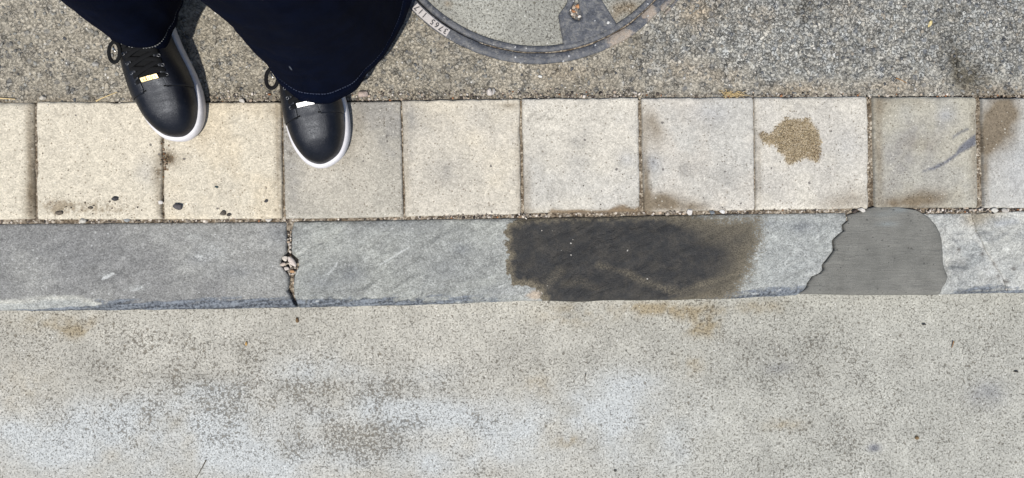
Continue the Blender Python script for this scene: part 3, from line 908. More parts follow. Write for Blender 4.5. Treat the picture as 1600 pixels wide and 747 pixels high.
def kerb_cols(X, Y, i):
    n = fbm(X, Y, 11, 181 + i); m = fbm(X, Y, 42, 191 + i)
    A = [C(175, 174, 170), C(185, 186, 180), C(206, 205, 199), C(208, 207, 200)][i]
    B = [C(157, 156, 154), C(172, 173, 169), C(182, 184, 182), C(186, 187, 184)][i]
    c = lerp(A, B, sstep(.35, .65, n)) * (0.9 + 0.2 * m)[:, None]
    if i == 1:
        c = lerp(c, C(190, 192, 189), sstep(W(1150, 400)[0], W(1210, 400)[0], X) * 0.7)
    # worn pale patches
    c = lerp(c, C(190, 191, 188), np.clip(gs(X, Y, [(330, 395, 26, 20, .45), (215, 450, 14, 6, .5), (300, 370, 14, 5, .3), (165, 430, 8, 5, .7), (680, 450, 30, 14, .4), (790, 455, 30, 10, .5), (830, 460, 26, 10, .7), (520, 405, 16, 14, .35), (480, 400, 10, 20, .35), (1230, 400, 40, 30, .25), (1280, 420, 26, 26, .35), (1200, 455, 20, 6, .4), (1310, 350, 14, 12, .45),
                                                        (1560, 420, 24, 22, .7), (1500, 445, 16, 12, .6), (1580, 450, 18, 12, .5), (1490, 400, 10, 40, .3)], KZ) * (0.4 + 1.2 * m), 0, 1))
    c = lerp(c, C(112, 116, 124), np.clip(gs(X, Y, [(440, 365, 24, 16, .42), (310, 405, 18, 10, .3), (500, 440, 40, 20, .4), (540, 425, 26, 16, .4), (620, 350, 60, 10, .35), (720, 390, 14, 10, .35), (760, 455, 30, 10, .3), (1250, 355, 26, 12, .45), (1200, 350, 20, 8, .3), (1500, 375, 12, 10, .2), (1570, 350, 18, 12, .5), (700, 420, 26, 16, .25), (370, 425, 30, 12, .3), (120, 400, 60, 30, .12)], KZ) * (0.4 + 1.2 * m), 0, 1))
    # pale scratches
    sc_ = np.zeros(np.shape(X))
    def scr(pts, wpx, a, colr=None):
        nonlocal c, sc_
        d = polyd(X, Y, WL(pts, KZ))
        k_ = a * sstep(wpx * PX * 1.3, 0, d + 0.002 * (m - .5))
        if colr is None: sc_ = np.maximum(sc_, k_)
        else: c = lerp(c, colr, k_)
    if i == 0:
        scr([(160, 436), (176, 427)], 3.5, .95); scr([(330, 385), (345, 395), (325, 405), (310, 400)], 9, .5); scr([(395, 365), (405, 372)], 6, .5); scr([(60, 440), (90, 425)], 5, .3); scr([(80, 375), (60, 392)], 5, .3); scr([(300, 374), (312, 366)], 4, .4); scr([(420, 462), (436, 453)], 3, .5); scr([(205, 455), (222, 449)], 4, .55)
        # lime crust over the arris
        d = polyd(X, Y, WL([(-60, 474), (0, 473), (50, 470), (90, 466), (125, 468), (150, 474), (165, 479)], KZ))
        c = lerp(c, C(226, 224, 214), .95 * sstep(.0060, .0012, d + .003 * (m - .5)))
        u = sdf(X, Y, WL([(-60, 474), (0, 473), (50, 470), (90, 466), (125, 468), (150, 474), (165, 480), (165, 500), (-60, 500)], KZ))
        c = lerp(c, C(196, 198, 194), .75 * sstep(0, .004, u))
        scr([(250, 477), (330, 474), (400, 470)], 1.6, .6, C(190, 196, 206))
    if i == 1:
        scr([(640, 386), (615, 401), (590, 416)], 2.2, .85); scr([(650, 394), (600, 424), (560, 445)], 2.0, .35); scr([(632, 380), (585, 408)], 1.8, .3)
        scr([(528, 410), (514, 428)], 3.5, .6); scr([(478, 478), (505, 466)], 2.2, .6); scr([(712, 474), (750, 460), (790, 444)], 2.0, .7); scr([(740, 474), (790, 456), (820, 446)], 2.5, .6)
        scr([(668, 430), (658, 462)], 2.0, .55, C(96, 98, 100)); scr([(680, 386), (720, 376), (760, 378)], 1.6, .4); scr([(505, 372), (540, 360)], 2, .3)
        scr([(1195, 365), (1230, 350), (1262, 338)], 3, .45); scr([(1180, 420), (1205, 405)], 2, .35); scr([(1302, 372), (1322, 345), (1322, 334)], 4, .5)
        scr([(1165, 462), (1210, 455), (1258, 446)], 2.2, .7)
        # pale bare corner of the stain with rusty rim
        d = sdf(X, Y, WL([(822, 462), (835, 454), (846, 456), (846, 466), (834, 468)], KZ))
        c = lerp(c, C(206, 188, 168), .9 * sstep(-.003, .002, d))
    if i >= 2:
        c = lerp(c, C(222, 221, 215), np.clip(2.4 * (fbm(X, Y, 30, 297, 4) - .46), 0, .8))
        c = lerp(c, C(150, 152, 152), np.clip(3.0 * (fbm(X, Y, 20, 298, 4) - .58), 0, .7))
        scr([(1498, 340), (1520, 362), (1538, 392), (1560, 424), (1580, 452)], 5, .75, C(222, 220, 213)); scr([(1560, 350), (1590, 345)], 6, .4, C(206, 210, 216)); scr([(1545, 425), (1575, 440), (1590, 455)], 7, .7, C(226, 226, 222)); scr([(1480, 380), (1484, 440)], 5, .4, C(216, 214, 206))
        for p in [(1553, 412), (1535, 397), (1560, 432), (1584, 420), (1500, 390), (1572, 440)]:
            q = W(*p, KZ); c = lerp(c, C(80, 70, 62), .8 * np.exp(-((X - q[0]) ** 2 + (Y - q[1]) ** 2) / (.0035 ** 2)))
        c = lerp(c, C(176, 160, 132), np.clip(gs(X, Y, [(1525, 345, 20, 10, .6), (1540, 335, 30, 6, .5)], KZ), 0, 1))
    return c, sc_


WETP = WL([(792, 350), (806, 342), (830, 336), (1010, 332), (1192, 329), (1198, 345), (1201, 365), (1198, 390), (1186, 410), (1182, 430), (1170, 448), (1160, 462), (1140, 480), (850, 490), (848, 470), (842, 455), (828, 448), (815, 447), (800, 444), (795, 432), (790, 424), (788, 412), (793, 400), (788, 385), (790, 370), (787, 360)], KZ)


def kerb_stone(i, left, right, nu, label=None):
    """left / right: end outlines as plan points from the upper edge down"""
    L = WL(left, KZ); R = WL(right, KZ)
    nv = 52
    ev = np.array([0, .02, .045, .075, .11, .15])
    v = np.concatenate([ev, np.linspace(.19, .9, nv), 1 - np.array([.07, .045, .025, .01, 0])])
    eu = np.array([0, .0015, .003, .005, .008, .012]) * (0.75 / max(0.2, abs(R[:, 0].mean() - L[:, 0].mean())))
    u = np.concatenate([eu, np.linspace(eu[-1] + .008, 1 - eu[-1] - .008, nu), 1 - eu[::-1]])
    U, V = np.meshgrid(u, v)          # V 0 = low edge
    sL = (L[:, 1] - L[-1, 1]) / (L[0, 1] - L[-1, 1]); sR = (R[:, 1] - R[-1, 1]) / (R[0, 1] - R[-1, 1])
    xl = np.interp(V, sL[::-1], L[::-1, 0]); xr_ = np.interp(V, sR[::-1], R[::-1, 0])
    X = xl + (xr_ - xl) * U
    lo = kerb_low(X); hi = kerb_top(X)
    Y = lo + (hi - lo) * V
    jag = 0.0016 * (fbm(X, Y, 90, 211 + i, 3) - .5)
    X = X + jag * np.exp(-np.minimum(U, 1 - U) * 60)
    db = Y - lo; dt = hi - Y; dl = X - xl; dr = xr_ - X
    chip = fbm(X, Y * 0.6, 26, 221 + i, 3)
    rb = 0.011 + 0.016 * sstep(.45, .75, chip)
    re = (0.004 if i < 2 else 0.001) + (0.004 if i < 2 else 0.0015) * fbm(X, Y, 40, 231 + i, 3)
    def drop(d, r):
        q = np.clip(1 - d / r, 0, 1)
        return r * 0.75 * (1 - np.sqrt(1 - np.minimum(q, .985) ** 2))
    z = KZ - drop(db, rb) - drop(dt, re) - drop(np.maximum(dl, 0), re) - drop(np.maximum(dr, 0), re)
    # riven top: long shallow ridges running diagonally
    a = math.radians(28)
    s1 = X * math.cos(a) + Y * math.sin(a); s2 = -X * math.sin(a) + Y * math.cos(a)
    z = z + 0.0055 * (fbm(s1 * 9, s2 * 38, 1, 241 + i, 4) - .5) - 0.0022 * np.abs(fbm(s1 * 7 + 3, s2 * 26, 1, 281 + i, 3) - .5) + 0.001 * (fbm(X, Y, 120, 251 + i, 2) - .5)
    amp = (.25, 1.0, .7, .7)[min(i, 3)]
    wx = .05 * (fbm(X, Y, 6, 401 + i, 2) - .5)
    tr = fbm((s1 + wx) * 9, (s2 + wx) * 30, 1, 411 + i, 3) * 9
    fr = tr - np.floor(tr)
    z = z + amp * .0017 * (np.floor(tr) + sstep(.0, .22, fr) - 4.5) * np.clip(2.5 * (fbm(X, Y, 7, 421 + i, 2) - .3), 0, 1) * np.clip(np.minimum(db, dt) / .008, 0, 1)
    z = z + amp * .0030 * (fbm(s1 * 16, s2 * 85, 1, 431 + i, 3) - .5)
    if i >= 2: z = z + 0.006 * (fbm(X, Y, 34, 291, 4) - .5) - .003 * sstep(.52, .6, fbm(X, Y, 22, 295, 3))
    Y = Y - 0.0018 * (fbm(X, Y, 30, 261 + i, 3) - .5) * np.exp(-db / .004)
    nr, nc = X.shape
    top = np.c_[X.ravel(), Y.ravel(), z.ravel()]
    idx = np.arange(nr * nc).reshape(nr, nc)
    loop = np.concatenate([idx[0, :-1], idx[:-1, -1], idx[-1, :0:-1], idx[:0:-1, 0]])
    bot = top[loop].copy(); bot[:, 2] = -0.16
    k = len(top); Ln = len(loop)
    a_ = loop; b_ = np.roll(loop, -1); bb = k + np.arange(Ln); bn = k + np.roll(np.arange(Ln), -1)
    f = np.concatenate([gridfaces(nr, nc), np.stack([b_, a_, bb, bn], 1)])
    vv = np.concatenate([top, bot])
    x, y = vv[:, 0], vv[:, 1]
    c, scv = kerb_cols(x, y, min(i, 3))
    if i == 1:
        wet = sdf(x, y, WETP)
        wsoft = sstep(W(1020, 400)[0], W(1165, 400)[0], x)
        nn = fbm(x, y, 60, 777, 3) - .5
        stk = lambda pts, wp, a: a * sstep(wp * PX, 0, polyd(x, y, WL(pts, KZ)) + .008 * nn)
        streak = np.maximum.reduce([stk([(935, 414), (965, 422), (1000, 436), (1040, 452), (1062, 456)], 9, .75), stk([(1062, 456), (1090, 446), (1130, 436), (1180, 418)], 8, .8), stk([(880, 445), (905, 440), (930, 452)], 10, .4), stk([(845, 455), (862, 436), (875, 424)], 12, .55), stk([(1100, 372), (1140, 380), (1165, 400)], 20, .35)])
    else:
        wet = np.full(len(x), -1.0); wsoft = np.zeros(len(x)); streak = wsoft
    dbv = np.maximum(y - kerb_low(x), 0)
    depth = np.interp(x, WL([(-300, 470), (0, 470), (150, 470), (200, 470), (260, 470), (340, 470), (440, 470), (520, 470), (640, 470), (760, 470), (830, 470), (1100, 470), (1180, 470), (1250, 470), (1470, 460), (1520, 460), (1570, 460), (1620, 460)], KZ)[:, 0],
                      [.4, .55, .9, 1.0, 1.0, 1.25, 1.2, 1.1, .9, .5, .2, .6, .8, .9, .1, .8, .75, .5])
    chipv = depth * np.clip(1.05 - dbv / 0.025, 0, 1)
    if i == 0:
        u_ = sdf(x, y, WL([(-60, 474), (0, 473), (50, 470), (90, 466), (125, 468), (150, 474), (165, 479), (120, 480), (60, 484), (-60, 486)], KZ))
        chipv = chipv * (1 - .75 * sstep(-.001, .003, u_))
    o = obj('kerb_stone', vv, f, M['kerb'], kerb, c, {'wet': wet, 'wet_soft': wsoft, 'chip': chipv, 'scratch': scv, 'streak': streak, 'riven': np.clip((.15, .8, .25, .25)[min(i, 3)] * np.clip(4 * (fbm(x, y, 8, 888, 3) - .5) + 1, .1, 1.6), 0, 1)})
    if label: o['label'] = label
    return o


BRK = [(1323, 332), (1322.5, 336), (1324, 344), (1317, 350.6), (1318.7, 360), (1311, 365.6), (1302, 374), (1303.5, 390), (1294, 403), (1286, 412.5), (1287, 420), (1280, 427.5), (1271, 429.5), (1262.5, 440.6), (1260.6, 448), (1247.5, 460)]
J1L = [(447, 347), (446.5, 372), (446, 396), (438, 407), (440, 418), (450, 431), (450, 440), (448, 455), (452, 462), (462, 482)]
J1R = [(458, 346), (455, 360), (455, 396), (466, 405), (467, 415), (460, 430), (458, 445), (459, 460), (466, 481)]
CRK_L = [(1519, 333), (1521, 345), (1529, 365), (1539, 390), (1547, 405), (1564, 430), (1579, 460)]
CRK_R = [(p[0] + 1.0, p[1]) for p in CRK_L]
s0 = kerb_stone(0, [(-260, 351), (-260, 489)], J1L, 250, 'plain grey kerb stone with a lime crust along its lower left edge')
s1 = kerb_stone(1, J1R, BRK, 300, 'blue grey kerb stone with a large dark wet patch and a broken end')
s2 = kerb_stone(2, [(1395, 333), (1395, 461)], CRK_L, 70, 'pale short kerb stone beside the mortar patch')
s3 = kerb_stone(3, CRK_R, [(1900, 328), (1900, 456)], 120, 'pale kerb stone at the right edge')
sx = WL([(-264, 400)], KZ)[0][0]
for k, (src, xx) in enumerate([(s0, -0.86), (s1, -2.5), (s0, 2.35), (s1, 3.2)]):
    o = src.copy(); COL.objects.link(o); o.parent = kerb
    o.location = (src.location.x + (-0.7706, -1.7, 2.48, 2.70)[k], src.location.y + (0.0, 0.012, 0.012, -0.004)[k], src.location.z)
    if 'label' in o.keys(): del o['label']

# fresh mortar patch that fills the broken end
mtop = [(1327, 339), (1336, 336), (1348, 333), (1358, 328), (1368, 325), (1385, 324), (1402, 323.5), (1418, 326), (1430, 329), (1441, 334)]
mrt = [(1441, 334), (1452, 341), (1461, 351), (1468, 364), (1471, 380), (1472, 396), (1473, 410), (1476, 422), (1480, 432), (1477, 442), (1471, 450), (1469, 461)]
ml = [(p[0] + 2.0, p[1]) for p in BRK[1:]]
nv, nu = 60, 90
Lw = WL(ml, KZ); Rw = WL(mrt, KZ); Tw = WL(mtop, KZ)
t = np.concatenate([[0, .012, .028, .05], np.linspace(.075, .925, nv), [.95, .972, .988, 1]])
V, U = np.meshgrid(t, np.concatenate([[0, .01, .022, .04], np.linspace(.06, .94, nu), [.96, .978, .99, 1]]), indexing='ij')
sL = np.linspace(0, 1, len(Lw))
arc = lambda P: np.concatenate([[0], np.cumsum(np.hypot(*np.diff(P, axis=0).T))]) / np.hypot(*np.diff(P, axis=0).T).sum()
lx = np.interp(V, arc(Lw), Lw[:, 0]); ly = np.interp(V, arc(Lw), Lw[:, 1])
rx = np.interp(V, arc(Rw), Rw[:, 0]); ry = np.interp(V, arc(Rw), Rw[:, 1])
tx = np.interp(U, arc(Tw), Tw[:, 0]); ty = np.interp(U, arc(Tw), Tw[:, 1])
bx0 = Lw[-1, 0]; bx1 = Rw[-1, 0]
bx = bx0 + (bx1 - bx0) * U; by = kerb_low(bx) + 0.0006
X = (1 - V) * tx + V * bx + (1 - U) * lx + U * rx - ((1 - U) * (1 - V) * tx[0, 0] + U * (1 - V) * tx[0, -1] + (1 - U) * V * bx[0, 0] + U * V * bx[0, -1])
Y = (1 - V) * ty + V * by + (1 - U) * ly + U * ry - ((1 - U) * (1 - V) * ty[0, 0] + U * (1 - V) * ty[0, -1] + (1 - U) * V * by[0, 0] + U * V * by[0, -1])
wdm = 0.2; htm = 0.13
q = lambda d, r: r * (1 - np.sqrt(1 - np.minimum(np.clip(1 - d / r, 0, 1), .98) ** 2))
z = -0.0035 - q(V * htm, .003) * .7 - q((1 - V) * htm, .008) - q(U * wdm, .004) - .35 * q((1 - U) * wdm, .009) + .0022 * np.sin(np.pi * np.clip(U, 0, 1)) + 0.0012 * (fbm(X * 6, Y * 60, 1, 271) - .5)
z = z + 0.0035 * sstep(.75, .95, U)
X = X + 0.002 * (fbm(X, Y, 60, 272, 3) - .5); Y = Y + .002 * (fbm(X, Y, 60, 273, 3) - .5) * (1 - V)
nr, nc = X.shape
top = np.c_[X.ravel(), Y.ravel(), z.ravel()]
idx = np.arange(nr * nc).reshape(nr, nc)
loop = np.concatenate([idx[0, :-1], idx[:-1, -1], idx[-1, :0:-1], idx[:0:-1, 0]])
bot = top[loop].copy(); bot[:, 2] = np.where(bot[:, 1] < -0.3, -0.16, -0.02)
k = len(top); Ln = len(loop)
a_ = loop; b_ = np.roll(loop, -1); bb = k + np.arange(Ln); bn = k + np.roll(np.arange(Ln), -1)
vv = np.concatenate([top, bot])
cm = lerp(C(137, 135, 129), C(122, 121, 116), fbm(vv[:, 0], vv[:, 1], 18, 274))
cm = lerp(cm, C(146, 152, 152), np.clip(gs(vv[:, 0], vv[:, 1], [(1385, 350, 16, 4, .6), (1405, 328, 14, 4, .7), (1380, 335, 20, 5, .3)], KZ), 0, 1))
mp_ = obj('mortar_patch', vv, np.concatenate([gridfaces(nr, nc)[:, ::-1], np.stack([a_, b_, bn, bb], 1)]), M['mortar'], kerb, cm)
mp_['label'] = 'smooth grey mortar patch filling the broken kerb end'

# ------------------------------------------------------------------ manhole cover
def ang(p):
    w = W(p[0], p[1], MZ) - MC
    return math.atan2(w[1], w[0])


mh = bpy.data.objects.new('manhole_cover', None)
COL.objects.link(mh)
mh.location = (MC[0], MC[1], -0.05)
tag(mh, 'round iron manhole cover with concrete infill set in the asphalt', 'manhole cover')


def ring(name, r0, r1, z, th, parent, rustf, bev=0.0015, n=240, wav=0.0, seed=0):
    prof = [(r0, z - th), (r0, z - bev), (r0 + bev, z), ((r0 + r1) / 2, z + 0.0004), (r1 - bev, z), (r1, z - bev), (r1, z - th)]
    A = np.linspace(0, 2 * math.pi, n, endpoint=False)
    v = []
    for (r, zz) in prof:
        rr = r + wav * (fbm(np.cos(A) * 3, np.sin(A) * 3, 3, seed + int(r * 1e4) % 97, 3) - .5)
        v.append(np.c_[MC[0] + rr * np.cos(A), MC[1] + rr * np.sin(A), np.full(n, zz) + 0.001 * (fbm(np.cos(A) * 4, np.sin(A) * 4, 3, seed, 3) - .5)])
    k = len(prof)
    f = []
    i = np.arange(n); j = (i + 1) % n
    for a in range(k - 1):
        f.append(np.stack([a * n + i, (a + 1) * n + i, (a + 1) * n + j, a * n + j], 1))
    v = np.concatenate(v)
    return obj(name, v, np.concatenate(f), M['iron'], parent, attrs={'rust': rustf(np.arctan2(v[:, 1] - MC[1], v[:, 0] - MC[0]))}, origin=(MC[0], MC[1], -0.05))


a_r1 = ang((970, 60)); a_r2 = ang((1022, 28)); a_r3 = ang((1060, 0))
ring('frame_ring', R_GAP + 0.0012, MR, -0.0025, .04, mh, lambda a: .12 + .75 * np.exp(-((a - a_r1) / .10) ** 2) + .8 * np.exp(-((a - a_r2) / .05) ** 2) + .5 * np.exp(-((a - a_r3) / .05) ** 2), wav=0.004, seed=5)
cov = ring('cover_ring', R_IN, R_GAP - 0.0016, -0.0015, .04, mh, lambda a: .05 + 0 * a, wav=0.0012, seed=9)
# dirt packed in the gap between frame and cover
A = np.linspace(0, 2 * math.pi, 240, endpoint=False)
dz = np.where((A - 2 * math.pi > ang((745, 62))) & (A - 2 * math.pi < ang((1030, 0)) + .6), -0.0065, -0.016) + .003 * (fbm(np.cos(A) * 8, np.sin(A) * 8, 3, 4) - .5)
v = np.concatenate([np.c_[MC[0] + r * np.cos(A), MC[1] + r * np.sin(A), dz] for r in (R_GAP - .004, R_GAP + .004)])
i = np.arange(240); j = (i + 1) % 240
obj('gap_dirt', v, np.stack([i, 240 + i, 240 + j, j], 1), M['soil'], mh)
# concrete infill
nr_, na_ = 70, 220
rr = np.concatenate([[0.0005], np.linspace(.01, R_IN + .002, nr_ - 1)])
Rr, Aa = np.meshgrid(rr, A[::1], indexing='ij')
X = (MC[0] + Rr * np.cos(Aa)).ravel(); Y = (MC[1] + Rr * np.sin(Aa)).ravel()
Z = -0.0048 + .0016 * (fbm(X, Y, 18, 301) - .5) - .0012 * sstep(R_IN - .006, R_IN, Rr.ravel())
p1, p2 = ang((880, 69)), ang((962, 33))
for k in range(4):
    hc = MC + (R_IN + .002 - .49 * .105) * np.array([math.cos(p1 + .36 * (p2 - p1) + k * math.pi / 2), math.sin(p1 + .36 * (p2 - p1) + k * math.pi / 2)])
    Z = np.where(np.hypot(X - hc[0], Y - hc[1]) < .0165, -.03, Z)
idx = np.arange(nr_ * 240).reshape(nr_, 240)
f = np.stack([idx[:-1], idx[1:], np.roll(idx[1:], -1, 1), np.roll(idx[:-1], -1, 1)], -1).reshape(-1, 4)
ci = lerp(C(192, 190, 180), C(172, 170, 161), sstep(.35, .65, fbm(X, Y, 16, 302)))
ci = lerp(ci, C(160, 138, 108), np.clip(gs(X, Y, [(985, 10, 16, 10, .7), (965, 15, 10, 12, .5), (700, 5, 6, 4, .6), (960, 28, 8, 8, .3)]), 0, 1))
obj('concrete_infill', np.c_[X, Y, Z], f, M['concrete'], mh, ci, {'pit': np.clip(.55 * fbm(X, Y, 20, 303) + gs(X, Y, [(985, 10, 20, 14, .5)]), 0, 1)})
# iron spokes with a keyhole
p1, p2 = ang((880, 69)), ang((962, 33))
for k in range(4):
    rot = k * math.pi / 2
    un, vn_ = 46, 40
    U, V = np.meshgrid(np.linspace(0, 1, un), np.linspace(0, 1, vn_))
    ph = p1 + (p2 - p1) * (U + .0 * V) + rot
    rad = R_IN + .002 - V * .105
    # shoulder: the spoke narrows towards the middle on one side
    ph = ph + (1 - U) * sstep(.46, .70, V) * (p2 - p1) * .28 - U * sstep(.6, .95, V) * (p2 - p1) * .05
    X = MC[0] + rad * np.cos(ph); Y = MC[1] + rad * np.sin(ph)
    hx, hy = .40 - .5 * .1, .50
    d = np.hypot((U - .36 + .25 * (V - .47)) / .12, (V - .49) / .17)
    e = np.minimum(np.minimum(U, 1 - U) * .085, (1 - V) * .105)
    z = -.0012 + .0005 * (fbm(X, Y, 60, 311) - .5) - .011 * sstep(1.05, .85, d) - .004 * sstep(.0022, 0, e)
    f = gridfaces(vn_, un)
    obj('spoke', np.c_[X.ravel(), Y.ravel(), z.ravel()], f, M['iron'], mh, attrs={'rust': .30 * sstep(1.1, .8, d).ravel()})
    if k == 0:
        hole_c = (X[vn_ * 49 // 100, int(un * .36)], Y[vn_ * 49 // 100, int(un * .36)])
# worn frame lug on the right
a0, a1 = ang((1038, 24)), ang((1064, -14))
for r0, r1, nm in ((MR + .006, MR + .017, 'frame_lug'), (MR + .019, MR + .025, 'frame_lug')):
    aa = np.linspace(a0 + .01, a1 + .12, 16)
    v = []
    for r, zz in ((r0, -.012), (r0 + .001, -.002), (r1 - .001, -.002), (r1, -.012)):
        v.append(np.c_[MC[0] + (r - .012) * np.cos(aa), MC[1] + (r - .012) * np.sin(aa), np.full(16, zz)])
    v = np.concatenate(v)
    obj(nm, v, gridfaces(4, 16)[:, ::-1], M['iron'], mh, attrs={'rust': .38 + .3 * fbm(v[:, 0], v[:, 1], 80, 3)})
# number plate
b0, b1 = ang((700, 53)), ang((649, 9))
if b1 > b0: b1 -= 2 * math.pi
aa = np.linspace(b0, b1, 24)
v = []
r0, r1 = R_GAP + .0035, MR - .0015
for r, zz in ((r0, -.004), (r0, -.0006), (r0 + .0008, 0), (r1 - .0008, 0), (r1, -.0006), (r1, -.004)):
    v.append(np.c_[MC[0] + r * np.cos(aa), MC[1] + r * np.sin(aa), np.full(24, zz)])
v = np.concatenate(v)
ff = gridfaces(6, 24).tolist()
ff += [[k * 24 for k in range(6)], [k * 24 + 23 for k in range(6)][::-1]]
plate = obj('number_plate', v, ff, M['plate'], mh, smooth=False)
txt = '3765 117'
hgt = (r1 - r0)
for k, ch in enumerate(txt):
    if ch == ' ': continue
    cu = bpy.data.curves.new('digit', 'FONT')
    cu.body = ch; cu.align_x = 'CENTER'; cu.size = hgt * 1.02; cu.extrude = .0005; cu.offset = .00012; cu.resolution_u = 6
    to = bpy.data.objects.new('digit', cu); COL.objects.link(to)
    dg = bpy.context.evaluated_depsgraph_get()
    me = bpy.data.meshes.new_from_object(to.evaluated_get(dg))
    bpy.data.objects.remove(to)
    me.materials.clear(); me.materials.append(M['ink'])
    o = bpy.data.objects.new('digit', me); COL.objects.link(o)
    a = b0 + (b1 - b0) * (k + .62) / 8.2
    rb = r0 + hgt * .16
    o.parent = plate
    pos = np.array([MC[0] + rb * math.cos(a), MC[1] + rb * math.sin(a), .0004])
    o.location = pos - world_loc(plate)
    o.rotation_euler = (0, 0, a - math.pi / 2)

# ------------------------------------------------------------------ loose gravel and grit
def heights(x, y):
    return np.zeros_like(x)


def scatter_line(pts, n, spread, seed):
    r = np.random.default_rng(seed)
    pts = np.asarray(pts)
    L = np.concatenate([[0], np.cumsum(np.hypot(*np.diff(pts, axis=0).T))])
    s = r.uniform(0, L[-1], n)
    x = np.interp(s, L, pts[:, 0]); y = np.interp(s, L, pts[:, 1])
    return np.c_[x, y] + r.normal(0, 1, (n, 2)) * spread


r_ = np.random.default_rng(77)
parts = []


def add_rocks(xy, z, rmin, rmax, pal=GRAVEL, w=GW, sub=0, seed=1, flat=.7, sink=.3, pw=2.2):
    n = len(xy)
    r = np.random.default_rng(seed)
    rad = rmin + (rmax - rmin) * r.uniform(0, 1, n) ** pw
    zz = np.full(n, z) if np.isscalar(z) else z
    parts.append(rocks(np.c_[xy, zz], rad, stone_cols(n, seed + 1, pal, w), sub, flat, .3, seed + 2, sink))


def flush(name, label, parent=None, cat=None, smooth=False):
    vs, fs, cs, off = [], [], [], 0
    for (v, f, c) in parts:
        vs.append(v); fs.append(f + off); cs.append(c); off += len(v)
    parts.clear()
    o = obj(name, np.concatenate(vs), np.concatenate(fs), M['rock'], parent, np.concatenate(cs), smooth=smooth, origin=(0, 0, 0))
    o['kind'] = 'stuff'
    if label: o['label'] = label
    if cat: o['category'] = cat
    return o


# joint between pavers and kerb
JT = WL([(-60, 346.5), (120, 346.5), (250, 346), (445, 345), (640, 342), (700, 340), (815, 337.5), (900, 336), (1000, 334), (1180, 331), (1325, 329.5)], -.006)
add_rocks(scatter_line(JT, 1500, (.002, .0019), 11), -.0105, .0011, .0036, seed=12, w=[.14, .22, .22, .20, .14, .06, .02])
add_rocks(scatter_line(WL([(60, 341), (200, 341), (330, 340), (440, 340)]), 110, (.004, .004), 13), -.002, .0007, .0022, seed=14)
add_rocks(scatter_line(WL([(1040, 330), (1180, 329), (1310, 328)]), 90, (.004, .0025), 15), -.002, .0007, .002, seed=16)
add_rocks(scatter_line(WL([(1440, 330), (1480, 329), (1600, 328)]), 170, (.004, .002), 17), -.0055, .0011, .0034, seed=18)
add_rocks(scatter_line(WL([(690, 338), (815, 334), (830, 338)]), 160, (.004, .0028), 19), -.003, .0009, .0026, seed=20)
# joint between pavers and asphalt
add_rocks(scatter_line(WL([(-60, 156), (436, 157), (813, 152.5), (1179, 149), (1600, 149.5)], -.006), 1200, (.002, .0022), 21), -.0085, .0011, .0032, seed=22, w=[.10, .20, .24, .22, .14, .07, .03])
add_rocks(scatter_line(WL([(330, 150), (436, 151), (560, 148), (813, 146), (1000, 146)], -.006), 420, (.004, .0048), 23), -.0055, .0009, .0036, seed=24, pw=3)
# joints between pavers
for k in range(9):
    a = [(PV[k][1][0] + PV[k + 1][0][0]) / 2, (PV[k][1][1] + PV[k + 1][0][1]) / 2]
    b = [(PV[k][2][0] + PV[k + 1][3][0]) / 2, (PV[k][2][1] + PV[k + 1][3][1]) / 2]
    n = (70, 50, 60, 50, 50, 100, 60, 220, 200)[k]
    wdt = (.0014, .0009, .0012, .001, .001, .0016, .001, .0022, .002)[k]
    add_rocks(scatter_line(WL([a, b]), n, (wdt, .001), 30 + k), -.0095, .0008, .0021, seed=40 + k, pal=[C(150, 132, 108), C(120, 104, 84), C(185, 170, 150), C(90, 78, 64), C(225, 215, 205)], w=[.32, .3, .2, .12, .06])
add_rocks(scatter_line([(hole_c[0] + .002, hole_c[1] - .010), (hole_c[0] - .002, hole_c[1] + .010)], 70, (.0036, .004), 49), -.0115, .0012, .0032, seed=50, w=[.2, .2, .2, .15, .05, .15, .05])
# kerb joint
add_rocks(scatter_line(WL([(452, 347), (451, 395), (452, 430)]), 70, (.0022, .001), 51), -.012, .0016, .0036, seed=52, w=[.34, .18, .14, .12, .06, .14, .02])
add_rocks(scatter_line(WL([(447, 408), (453, 425), (459, 432)]), 40, (.006, .003), 53), -.012, .0014, .004, seed=54, w=[.36, .16, .14, .12, .06, .14, .02])
add_rocks(scatter_line(WL([(454, 440), (455, 475)]), 26, (.002, .002), 55), -.018, .0014, .003, seed=56)
# crack in the pale stones
add_rocks(scatter_line(WL([(1521, 338), (1531, 365), (1549, 405), (1566, 430), (1581, 458)]), 26, (.003, .002), 57), -.0055, .0008, .0018, seed=58, w=[.40, .25, .12, .08, .03, .1, .02])
# grit lying on pavers, kerb and path
xy = np.c_[r_.uniform(-.95, .95, 260), r_.uniform(-.19, -.004, 260)]
add_rocks(xy, -.0006, .0005, .0014, seed=61, pal=[C(90, 82, 74), C(140, 130, 118), C(225, 218, 208)], w=[.5, .3, .2])
add_rocks(scatter_line(WL([(70, 318), (140, 322), (230, 330)]), 90, (.022, .009), 62), -.0006, .0006, .0022, seed=63, pal=[C(80, 74, 68), C(110, 100, 88), C(160, 150, 138)], w=[.5, .3, .2], pw=3)
add_rocks(scatter_line(WL([(256, 222), (262, 250), (252, 275)]), 60, (.006, .006), 64), -.002, .0007, .0024, seed=65, pal=[C(120, 88, 60), C(150, 128, 105), C(90, 78, 66)], w=[.35, .4, .25])
flush('gravel', 'small pebbles and grit packed in the joints around the pavers and kerb stones', cat='gravel')

